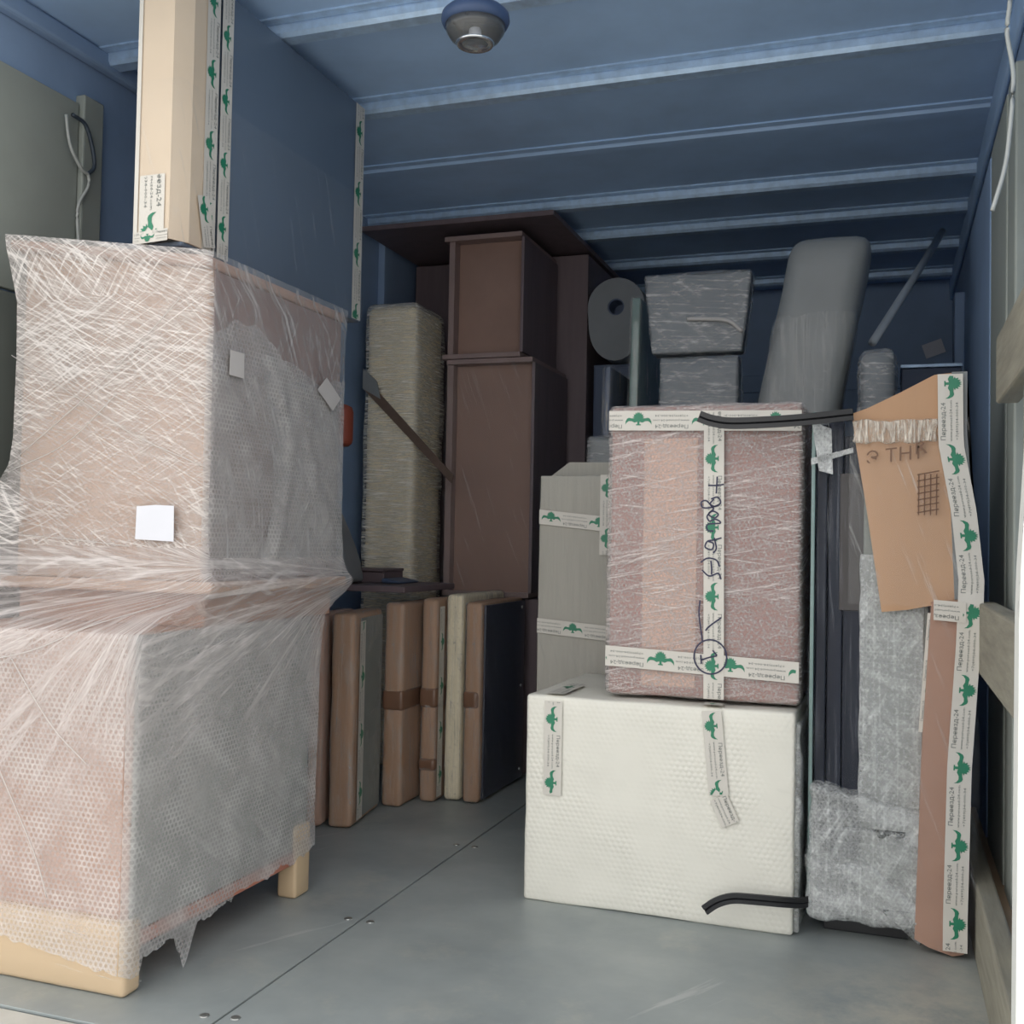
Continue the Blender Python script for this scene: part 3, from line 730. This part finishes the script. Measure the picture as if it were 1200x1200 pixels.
# ================================================================== STACKED BROWN CABINETS
def open_cabinet(name, label, x0, x1, y0, y1, z0, z1, fr, inset, mats, over=0):
    q = thing(name, label, 'cabinet', 'brown cabinets stacked in the middle')
    bd, frm, sd = mats
    box('side_board', x0, x0+fr, y0, y1, z0+.022, z1-.022, frm, q, bev=.002)
    box('side_board', x1-fr*.5, x1, y0, y1, z0+.022, z1-.022, sd, q, bev=.002)
    box('top_board', x0-over, x1-fr*.3, y0-.012, y1, z1-.022, z1, frm, q, bev=.002)
    box('bottom_board', x0-over, x1-fr*.3, y0-.012, y1, z0, z0+.022, frm, q, bev=.002)
    box('back_panel', x0+fr, x1-fr*.5, y0+inset, y0+inset+.008, z0+.022, z1-.022, bd, q, bev=0)
    return q
q = tag(box('dark_chest', -1.87, -1.43, 4.42, 4.90, 0, .758, MT['brown_dim'], bev=.005), 'dark brown chest under the stacked brown cabinets, behind the navy panel', 'chest')
q = open_cabinet('tall_open_cabinet', 'taller brown cabinet with recessed panel, lower of the two stacked cabinets', -1.87, -1.455, 4.40, 4.90, .762, 1.815, .03, .05, (MT['brown_board'], MT['brown_frame'], MT['brown_dim']))
rbox('stretch_film', -1.876, -1.449, 4.385, 4.905, .765, 1.80, MT['film_light'], q, r=.008, n=(10, 6, 20), amp=.002, skip=('+z', '-z'))
q = open_cabinet('short_open_cabinet', 'shorter brown cabinet with recessed panel, upper of the two stacked cabinets', -1.872, -1.515, 4.40, 4.90, 1.818, 2.372, .028, .06, (MT['brown_board'], MT['brown_frame'], MT['brown_dim']), over=.02)
tag(box('chipboard_sheet', -2.29, -1.365, 4.34, 6.0, 2.415, 2.438, MT['brown_dim'], bev=.002), 'wide brown chipboard sheet lying on top of the stacked cabinets', 'sheet')
q = thing('dark_wardrobe', 'tall dark brown wardrobe standing behind the stacked cabinets', 'wardrobe')
box('carcass', -2.28, -1.37, 4.93, 5.98, 0, 2.40, MT['brown_dim'], q, bev=.004)
box('stretch_film', -1.368, -1.364, 4.94, 5.97, .02, 2.39, MT['film_light'], q, bev=0)

q = thing('dark_tall_cabinet', 'nearly black tall cabinet carrying the grey foam roll', 'cabinet')
box('carcass', -1.345, -1.06, 4.97, 5.5, 0, 1.868, MT['dark_body'], q, bev=.004)
box('door', -1.335, -1.07, 4.955, 4.97, .05, 1.85, MT['dark_body'], q, bev=.003)
# foam roll seen end-on, its loose tail hanging down
q = thing('foam_roll', 'grey foam sheet roll seen end-on with a dark core hole', 'roll')
def ringprism(Ro, Ri, y0, y1, tail):
    bm = bmesh.new(); n = 48; P0 = []; 
    for y in (y0, y1):
        A = []; B = []
        for k in range(n):
            an = 2*math.pi*k/n; x = math.sin(an); z = math.cos(an)
            R2 = Ro*(1+tail*max(0, -z)**3) if tail else Ro
            A.append(bm.verts.new((x*R2*(1-.0*max(0, -z)), y, z*R2))); B.append(bm.verts.new((x*Ri, y, z*Ri)))
        P0.append((A, B))
    (A, B), (C2, D) = P0
    for k in range(n):
        j = (k+1) % n
        bm.faces.new((A[k], A[j], B[j], B[k])); bm.faces.new((C2[k], D[k], D[j], C2[j]))
        bm.faces.new((A[k], C2[k], C2[j], A[j])); bm.faces.new((B[k], B[j], D[j], D[k]))
    return from_bm(bm)
link('roll_body', ringprism(.138, .040, 4.88, 5.45, .85), MT['foam_roll'], q).location = (-1.218, 0, 2.125)
link('core_tube', ringprism(.040, .034, 4.885, 5.45, 0), MT['dark_body'], q).location = (-1.218, 0, 2.125)
o = link('core_plug', lathe_me([(.033, 0), (.034, .01)], 20), MT['dark_body'], q); o.location = (-1.218, 5.0, 2.125); o.rotation_euler = (math.pi/2, 0, 0)

for i, (x0, x1, z1, lean, lab) in enumerate(((-.955, -.905, 1.965, .03, 'taller thin wrapped glass sheet left of the grey wrapped drawers'), (-1.06, -1.02, 1.70, .03, 'shorter thin wrapped sheet under the foam roll'))):
    q = thing('thin_sheet', lab, 'sheet', 'thin wrapped sheets on edge')
    fn = (lambda l, zt: (lambda v: Vector((v.x+l*(v.z/zt-1), v.y, v.z))))(lean, z1)
    rbox('sheet', x0+.008, x1-.008, 4.05, 4.75, 0.002, z1, MT['glass_edge'] if i == 0 else MT['dark_body'], q, r=.006, n=(6, 8, 20), fn=fn)
    rbox('stretch_film', x0, x1, 4.04, 4.76, 0.0, z1+.006, MT['film_vdim'], q, r=.012, n=(6, 8, 24), amp=.003, fn=fn)

# ================================================================== GREY WRAPPED DRAWERS
def taper(z0, z1, a0, b0, a1, b1, X0, X1):
    def fn(v):
        t = (v.z-z0)/(z1-z0); s = (v.x-X0)/(X1-X0)
        return Vector(((a0+(a1-a0)*t)*(1-s)+(b0+(b1-b0)*t)*s, v.y, v.z))
    return fn
q = thing('lower_wrapped_drawer', 'lower of two grey film-wrapped units behind the pink box', 'drawer unit')
fn = taper(1.2, 1.705, -.79, -.53, -.835, -.505, -.82, -.505)
rbox('unit_body', -.80, -.515, 3.90, 4.0, .0, 1.695, MT['grey_dark'], q, r=.012, n=(10, 8, 24), amp=.003, sc=6)
rbox('stretch_film', -.806, -.509, 3.893, 4.006, .0, 1.70, MT['film_hdim'], q, r=.014, n=(12, 8, 30), amp=.006, sc=9)
q = thing('upper_wrapped_drawer', 'upper grey film-wrapped unit, widest at its top, behind the pink box', 'drawer unit')
fn = taper(1.71, 2.01, -.832, -.505, -.862, -.472, -.85, -.485)
rbox('unit_body', -.85, -.485, 3.90, 3.99, 1.712, 2.005, MT['grey_dark'], q, r=.010, n=(12, 8, 14), amp=.003, fn=fn)
rbox('stretch_film', -.856, -.479, 3.892, 3.996, 1.71, 2.011, MT['film_hdim'], q, r=.012, n=(14, 8, 18), amp=.005, sc=9, fn=fn)
link('film_fold', tube_me(spline([(-.70, 3.884, 1.835), (-.62, 3.882, 1.83), (-.55, 3.882, 1.82), (-.50, 3.884, 1.78)], 6), .008, 6), MT['paper_grey'], q, True)

# ================================================================== TALL GREY WRAPPED CUSHION
q = thing('wrapped_cushion', 'tall grey wrapped mattress leaning to the left of the diagonal pole', 'mattress')
def leanfn(v): return Vector((v.x+.185*(v.z-1.48), v.y+.03*(v.z-1.48), v.z))
kw = dict(r=.055, n=(14, 10, 40), fn=leanfn)
rbox('cushion_body', -.415, -.15, 3.60, 3.80, .0, 2.035, MT['grey_cloth'], q, amp=.006, sc=4, **kw)
rbox('stretch_film', -.419, -.146, 3.595, 3.805, .0, 1.80, MT['film_vdim'], q, amp=.008, sc=7, skip=('+z',), **kw)
q = thing('small_wrapped_bundle', 'dark bubble-wrapped bundle between the grey mattress and the cardboard pack', 'bundle')
kw = dict(r=.03, n=(10, 10, 30))
rbox('bundle_body', -.085, .018, 3.62, 3.90, .0, 1.64, MT['grey_dark'], q, amp=.008, **kw)
rbox('bubble_wrap', -.092, .024, 3.612, 3.905, .0, 1.652, MT['film_hdim'], q, amp=.012, sc=9, **kw)
tag(link('diagonal_pole', tube_me([(-.055, 3.97, 1.735), (.08, 4.47, 2.06), (.217, 4.99, 2.40)], .015, 10), MT['pole'], smooth=True), 'thin pale pole slanting up to the right wall below the ceiling', 'pole')
q = thing('dark_crate', 'dark crate behind the top of the cardboard pack, under the paper note', 'crate')
box('crate_body', .05, .275, 4.6, 5.05, 0, 1.74, MT['dark_body'], q); box('lid', .045, .278, 4.59, 5.06, 1.7405, 1.755, MT['beam'], q, bev=.002)
tag(link('paper_note', prism_me([(0, .0), (.10, .035), (.125, -.04), (.025, -.075)], ((.17, YF-.0215, 2.135), (1, 0, 0), (0, 0, 1), (0, -1, 0)), .0015), MT['paper']), 'small grey paper note stuck on the dark far wall', 'note')

# ================================================================== GREY CARTON AND BUNDLE BEHIND
q = thing('grey_carton', 'tall pale grey corrugated carton with green printed tape behind the white box', 'carton')
gx0, gx1, gy0, gy1, gz = -1.132, -.77, 3.50, 3.86, 1.236
rbox('carton_body', gx0, gx1, gy0, gy1, 0, gz, MT['grey_card'], q, r=.006, n=(10, 10, 20), amp=.002, sc=5)
link('raised_flap', prism_me([(.004, 0), (.10, .0), (.36, .0), (.36, .05), (.075, .052)], ((gx0, gy0+.10, gz), (1, 0, 0), (0, 0, 1), (0, 1, 0)), .02), MT['grey_card'], q)
rbox('stretch_film', gx0-.003, gx1+.003, gy0-.003, gy1+.003, .0, gz+.002, MT['film_light'], q, r=.008, n=(10, 8, 14), skip=('+z', '-z'))
tape(q, (gx1, gy0-.006, 1.082), (-1, 0, .1), (0, 0, -1), .362, .05, .115, n=(0, -1, 0))
tape(q, (gx1, gy0-.006, .720), (-1, 0, .07), (0, 0, -1), .362, .05, .03, n=(0, -1, 0))
tape(q, (-.915, gy0-.0075, gz+.0), (0, 0, -1), (1, 0, 0), .27, .05, .01, n=(0, -1, 0))
for c_ in list(q.children): pass
q = thing('grey_bundle', 'small grey crinkled bundle behind the top of the grey carton', 'bundle')
rbox('bundle_body', -1.09, -.98, 3.95, 4.02, .0, 1.415, MT['grey_cloth'], q, r=.02, n=(8, 6, 24), amp=.006)
rbox('stretch_film', -1.096, -.974, 3.945, 4.026, .0, 1.424, MT['film_hdim'], q, r=.022, n=(8, 6, 28), amp=.009, sc=9)

# ================================================================== WHITE BOX
wq = thing('white_box', 'large white foam-wrapped box on the floor under the pink box', 'box')
wq.location = (-.958, 2.878, 0); wq.rotation_euler = (0, 0, math.radians(-.8))
WW, WD, WH = .738, .58, .573
rbox('box_body', 0, WW, 0, WD, .0, WH, MT['white_foam'], wq, r=.010, n=(24, 16, 20), amp=.003, sc=6, seed=2)
rbox('stretch_film', -.002, WW+.002, -.003, WD, .001, WH+.003, MT['film_gloss'], wq, r=.012, n=(20, 12, 16), amp=.003, sc=6, seed=2)
rbox('bubble_wrap', WW-.004, WW+.014, .015, WD-.02, .004, WH-.03, MT['bub_clear'], wq, r=.008, n=(6, 20, 24), amp=.006, sc=14)
tape(wq, (.056, -.0065, WH-.012), (0, 0, -1), (1, 0, 0), .262, .052, .015, n=(0, -1, 0))
tape(wq, (.056, .235, WH+.006), (0, -1, 0), (1, 0, 0), .235, .052, .05, n=(0, 0, 1))
tape(wq, (.496, -.0065, WH-.010), (.10, 0, -1), (1, 0, .1), .223, .052, .005, n=(0, -1, 0))
tape(wq, (.521, -.0075, WH-.245), (.48, 0, -1), (1, 0, .48), .075, .05, -.075, n=(0, -1, 0))
tape(wq, (.496, .045, WH+.006), (0, -1, 0), (1, 0, 0), .045, .052, .02, n=(0, 0, 1))

# ================================================================== PINK BOX
pq = thing('pink_box', 'pinkish brown bubble-wrapped box with crossed printed tape, standing on the white box', 'box')
pq.location = (-.738, 2.935, .583); pq.rotation_euler = (0, 0, math.radians(-.8))
PW, PD, PH = .518, .42, .806
rbox('box_body', 0, PW, .002, PD, .002, PH, MT['rose'], pq, r=.010, n=(12, 10, 16), amp=.002)
box('pale_panel', .095, .245, -.0015, .004, .03, PH-.09, MT['rose_light'], pq, bev=.001)
rbox('bubble_wrap', -.006, PW+.006, -.006, PD+.004, .0, PH+.004, MT['bub_fine'], pq, r=.016, n=(20, 14, 28), amp=.004, sc=10)
rbox('stretch_film', -.010, PW+.010, -.011, PD+.008, .001, PH+.006, MT['film_pink'], pq, r=.018, n=(20, 14, 28), amp=.004, sc=8)
tz = -.0175
tape(pq, (PW+.004, tz, PH-.022), (-1, 0, .02), (0, 0, -1), PW+.008, .055, .03, n=(0, -1, 0))
tape(pq, (PW+.004, tz, .118), (-1, 0, .035), (0, 0, -1), PW+.008, .056, -.05, n=(0, -1, 0))
tape(pq, (.263, tz-.0012, PH-.02), (.012, 0, -1), (1, 0, .012), PH-.026, .055, -.095, n=(0, -1, 0))
def stroke(pts, o, wd=.0042, n=6):
    P_ = spline([(x, 0, y) for x, y in pts], n); V = []; Fc = []
    for i, a in enumerate(P_):
        t = (P_[min(i+1, len(P_)-1)]-P_[max(i-1, 0)]); t = t.normalized() if t.length > 1e-9 else Vector((1, 0, 0)); s = Vector((-t.z, 0, t.x))*wd/2
        V += [Vector(o)+a-s, Vector(o)+a+s]
    for i in range(len(P_)-1): Fc.append((2*i, 2*i+1, 2*i+3, 2*i+2))
    me = bpy.data.meshes.new('ink'); me.from_pydata(V, [], Fc); me.update(); return V, Fc
hw = [[(.030, .575), (.012, .572), (-.012, .572)], [(.012, .596), (.011, .572), (.010, .550)],
      [(-.004, .535), (.014, .540), (.022, .525), (.008, .515), (-.006, .522), (.004, .535)], [(.018, .520), (-.004, .512), (-.026, .512), (-.030, .526), (-.016, .530), (.004, .508)],
      [(.004, .508), (-.010, .494), (.006, .484), (.016, .494), (.0, .502), (-.014, .488), (-.008, .474)], [(-.008, .474), (.010, .480), (.022, .470), (-.012, .466), (-.012, .450), (.004, .448)],
      [(.026, .430), (.006, .424), (-.012, .420), (-.018, .404), (.0, .398), (.004, .414), (-.01, .42)], [(.006, .43), (.012, .402), (.004, .388)],
      [(-.030, .362), (-.012, .374), (.012, .370), (.022, .352)], [(-.026, .342), (-.006, .326), (.018, .334), (.026, .318)], [(-.002, .368), (.0, .348), (.0, .33)],
      [(-.030, .260), (-.032, .220), (-.022, .150)], [(.028, .215), (-.004, .190), (-.014, .178)],
      [(.018, .112), (-.004, .106), (-.024, .098)], [(.018, .112), (.006, .126)], [(-.026, .112), (-.024, .088)],
      [(.044*math.cos(a*.45), .108+.046*math.sin(a*.45)) for a in range(0, 15)]]
VV = []; FF = []
for s_ in hw:
    v, f = stroke(s_, (.290, tz-.0045, .012)); b = len(VV); VV += v; FF += [tuple(i+b for i in q) for q in f]
me = bpy.data.meshes.new('pen'); me.from_pydata(VV, [], FF); me.update(); link('pen_writing', me, MT['pen'], pq)['kind'] = 'stuff'

# ================================================================== GLASS AND CARDBOARD PACK
k = thing('glass_pack', 'upright pack of dark glass in film with cardboard strip and printed tape, right', 'pack')
box('glass_sheet', -.190, -.180, 2.915, 3.02, .05, 1.362, MT['glass_edge'], k, bev=.002)
box('glass_sheet', -.176, -.150, 2.935, 3.02, .05, 1.33, MT['mirror_dark'], k, bev=.003)
box('glass_sheet', -.148, -.110, 2.945, 3.02, .05, 1.34, MT['mirror_dark'], k, bev=.003)
box('glass_sheet', -.108, -.052, 2.94, 3.02, .05, 1.30, MT['mirror_dark'], k, bev=.003)
box('brown_slab', -.118, -.056, 2.932, 2.939, .84, 1.20, MT['slab'], k, bev=.002)
box('grey_board', -.058, .10, 2.925, 3.02, .05, 1.36, MT['slate'], k, bev=.005)
rbox('bubble_wrap', -.066, .092, 2.914, 2.93, .30, .99, MT['bub_clear'], k, r=.006, n=(14, 6, 40), amp=.004, sc=14)
rbox('stretch_film', -.194, .112, 2.905, 3.03, .04, 1.345, MT['film_vert'], k, r=.010, n=(18, 8, 40), amp=.004, sc=6)
def wraptop(v):
    if v.z > .3: return Vector((v.x, v.y, v.z-.05*max(0, (v.x+.2)/.29)+.012*noise.noise(Vector((v.x*22, v.y*9, 3)))))
    if v.z < .1: return Vector((v.x, v.y, v.z-.008*(v.x+.2)/.29))
    return v
rbox('bottom_bubble_wrap', -.188, .098, 2.882, 3.04, .052, .395, MT['bub_clear'], k, r=.022, n=(24, 10, 30), amp=.012, sc=13, fn=wraptop)
rbox('bottom_bubble_wrap', -.186, .094, 2.872, 3.035, .050, .20, MT['bub_clear'], k, r=.022, n=(24, 10, 20), amp=.012, sc=11, seed=4, fn=lambda v: Vector((v.x, v.y, v.z-(.10*max(0, (v.x+.02)/.12) if v.z > .1 else 0))))
box('support_block', -.15, .06, 2.96, 3.01, .0, .06, MT['seal'], k, bev=.003)
# cardboard: big sheet above, long strip down the right edge
big = [(-.090, 1.352), (-.05, 1.366), (.03, 1.405), (.110, 1.447), (.168, 1.452), (.178, 1.30), (.195, 1.05), (.205, .88), (.128, .868), (.050, .850), (-.012, .842), (-.05, 1.10), (-.08, 1.28)]
link('cardboard_sheet', prism_me(big, ((0, 2.892, 0), (1, 0, 0), (0, 0, 1), (0, 1, 0)), .008), MT['cardboard'], k)
strip = [(.106, .872), (.150, .878), (.210, .88), (.212, .76), (.200, .46), (.194, .10), (.186, .012), (.16, .004), (.105, .018), (.072, .034), (.078, .22), (.088, .55)]
link('cardboard_strip', prism_me(strip, ((0, 2.872, 0), (1, 0, 0), (0, 0, 1), (0, 1, 0)), .15), MT['cardboard_pink'], k)
edge = [(.150, 1.452), (.186, 1.452), (.186, 1.30), (.206, 1.05), (.217, .88), (.160, .88), (.15, 1.1), (.135, 1.3)]
link('edge_protector', prism_me(edge, ((0, 2.886, 0), (1, 0, 0), (0, 0, 1), (0, 1, 0)), .13), MT['grey_cloth'], k)
rbox('cardboard_film', -.094, .192, 2.880, 2.888, .86, 1.335, MT['film_light'], k, r=.004, n=(16, 6, 24), amp=.002)
bunch = rbox('film_bunch', -.088, .118, 2.874, 2.888, 1.275, 1.332, MT['bunch'], k, r=.007, n=(24, 6, 8), amp=.008, sc=30)
rbox('cardboard_film', .066, .215, 2.862, 3.03, .01, .86, MT['film_light'], k, r=.012, n=(12, 8, 30), amp=.003, fn=lambda v: Vector((v.x+.012*math.sin(v.z*3.6)-.012+(0 if v.x < .14 else .004), v.y, v.z)))
link('film_band', prism_me([(0, 0), (.105, .032), (.105, .045), (0, .018)], ((-.19, 2.900, 1.22), (1, 0, 0), (0, 0, 1), (0, -1, 0)), .002), MT['bub_clear'], k)
link('film_band', prism_me([(.02, .0), (.055, -.01), (.05, .11), (.0, .13)], ((-.19, 2.900, 1.205), (1, 0, 0), (0, 0, 1), (0, -1, 0)), .002), MT['bub_clear'], k)
# printed tape up the strip, following its bow
cx = [(.0, .137), (.10, .137), (.466, .144), (.763, .162), (.93, .168), (1.10, .150), (1.27, .119), (1.452, .116)]
def bow(z):
    for (a, xa), (b, xb) in zip(cx, cx[1:]):
        if z <= b: return xa+(xb-xa)*(z-a)/(b-a)
    return cx[-1][1]
def bowf(s, t):
    z = .02+s
    return Vector((bow(z)+t*(1.0 if z < .85 else 1.05), 2.8585 if z < .87 else 2.8765-.012*max(0, 1-(z-.87)/.1), z))
tape(k, (0, 0, 0), (0, 0, 1), (-1, 0, 0), 1.425, .056, .03, fn=lambda s, t: bowf(s, .056-t), n=(0, -1, 0))
tape(k, (.108, 2.889, .545), (.02, 0, .31), (-1, 0, 0), .30, .03, -.12, n=(0, -1, 0))
tape(k, (.185, 2.8560, .875), (-1, 0, .06), (0, 0, -1), .075, .05, -.06, n=(0, -1, 0))
# carton printing
VV = []; FF = []
for body, x, z, h in (('Э', -.052, 1.218, .036), ('ТН1', -.006, 1.218, .036), ('R', .066, 1.230, .036)):
    v, f = fit(text_geo(body, .1), x, z, None, h); b = len(VV)
    VV += [(a, 2.8905-.0135, cz+.12*(a+.05)) for a, cz in v]; FF += [tuple(i+b for i in q) for q in f]
def seg(ax, az, bx, bz, wd=.0016):
    b = len(VV); d = Vector((bx-ax, 0, bz-az)).normalized(); s = Vector((-d.z, 0, d.x))*wd
    for q in (Vector((ax, 2.877, az))-s, Vector((ax, 2.877, az))+s, Vector((bx, 2.877, bz))+s, Vector((bx, 2.877, bz))-s): VV.append(tuple(q))
    FF.append((b, b+1, b+2, b+3))
for i in range(7): seg(.070, 1.192-.016*i, .122, 1.202-.016*i)
for i in range(4): seg(.074+.014*i, 1.194, .074+.014*i, 1.09)
me = bpy.data.meshes.new('print'); me.from_pydata(VV, [], FF); me.update(); link('carton_print', me, MT['black_print'], k)['kind'] = 'stuff'
# black rubber edging sticking out of the film
def trim(ctrl, hgt, yoff=.008):
    P_ = spline(ctrl, 8); bm = bmesh.new(); rings = []
    for i, a in enumerate(P_):
        t = (P_[min(i+1, len(P_)-1)]-P_[max(i-1, 0)]).normalized(); up_ = Vector((0, -1, 0)).cross(t).normalized()
        if up_.z < 0: up_ = -up_
        prof = [(-.5, 0), (-.5, -1), (-.12, -1.0), (-.02, -.35), (.06, -1), (.5, -1), (.5, 0)]
        rings.append([bm.verts.new(a+up_*hgt*u_+Vector((0, yoff*v_, 0))) for u_, v_ in prof])
    for A, B in zip(rings, rings[1:]):
        for q in range(7): bm.faces.new((A[q], A[(q+1) % 7], B[(q+1) % 7], B[q]))
    bm.faces.new(rings[0]); bm.faces.new(rings[-1]); return from_bm(bm)
tag(link('rubber_strip', trim([(-.472, 2.82, 1.345), (-.44, 2.82, 1.333), (-.39, 2.822, 1.325), (-.30, 2.83, 1.327), (-.20, 2.845, 1.334), (-.085, 2.866, 1.347)], .030), MT['seal']), 'black rubber strip poking out across the top of the pink box', 'strip')
tag(link('rubber_strip', trim([(-.436, 2.795, .064), (-.405, 2.795, .088), (-.365, 2.797, .103), (-.31, 2.80, .106), (-.24, 2.815, .104), (-.20, 2.838, .10), (-.182, 2.856, .10)], .026), MT['seal']), 'black rubber strip poking out low in front of the white box', 'strip')

# ================================================================== LAMP AND CABLES
q = thing('ceiling_lamp', 'round dome lamp with clear lens under the haze-tinted ceiling', 'lamp')
lx, ly = -1.005, 2.50
def lat(name, prof, m, sm=True):
    o = link(name, lathe_me(prof, 40), m, q, sm); o.location = (lx, ly, -.072); return o
lat('mount', [(.012, 2.571), (.012, 2.438), (.05, 2.432), (.05, 2.425)], MT['lamp_rim'])
lat('rim', [(.040, 2.434), (.076, 2.430), (.086, 2.420), (.088, 2.405), (.082, 2.392), (.070, 2.392)], MT['lamp_rim'])
lat('reflector', [(.074, 2.393), (.050, 2.402), (.014, 2.406)], MT['chrome'])
lat('lens', [(.078, 2.392), (.074, 2.376), (.062, 2.358), (.046, 2.347), (.020, 2.343)], MT['lens'])
lat('bulb', [(.010, 2.400), (.014, 2.382), (.012, 2.366), (.005, 2.360)], MT['paper'])
lat('guard_ring', [(.044, 2.352), (.050, 2.348), (.046, 2.342), (.040, 2.345)], MT['chrome'])
link('conduit', tube_me([(-1.04, 2.46, 2.50), (-1.04, 2.462, 2.44), (-1.025, 2.47, 2.385)], .009, 10), MT['lamp_rim'], q, True)

tag(link('white_cable', tube_me(spline([(.225, 2.30, 2.19), (.222, 2.30, 2.10), (.217, 2.30, 2.035), (.229, 2.30, 1.945), (.222, 2.30, 1.826), (.213, 2.30, 1.758), (.192, 2.30, 1.680)], 8), .0045, 8), MT['cable'], smooth=True), 'loose pale cable hanging down the right wall below the ceiling', 'cable')
q = thing('wall_cable', 'thin pale cable with a loop hanging on the left wall post', 'cable')
link('sheath', tube_me(spline([(-2.29, 2.485, 2.235), (-2.285, 2.50, 2.15), (-2.283, 2.545, 2.095), (-2.283, 2.575, 2.085), (-2.284, 2.578, 2.05), (-2.286, 2.545, 1.99), (-2.286, 2.54, 1.93), (-2.286, 2.56, 1.82)], 8), .005, 8), MT['cable'], q, True)
link('dark_loop', tube_me(spline([(-2.285, 2.575, 2.087), (-2.283, 2.60, 2.12), (-2.285, 2.59, 2.18), (-2.287, 2.56, 2.235), (-2.29, 2.51, 2.245)], 8), .006, 8), MT['cable_dark'], q, True)
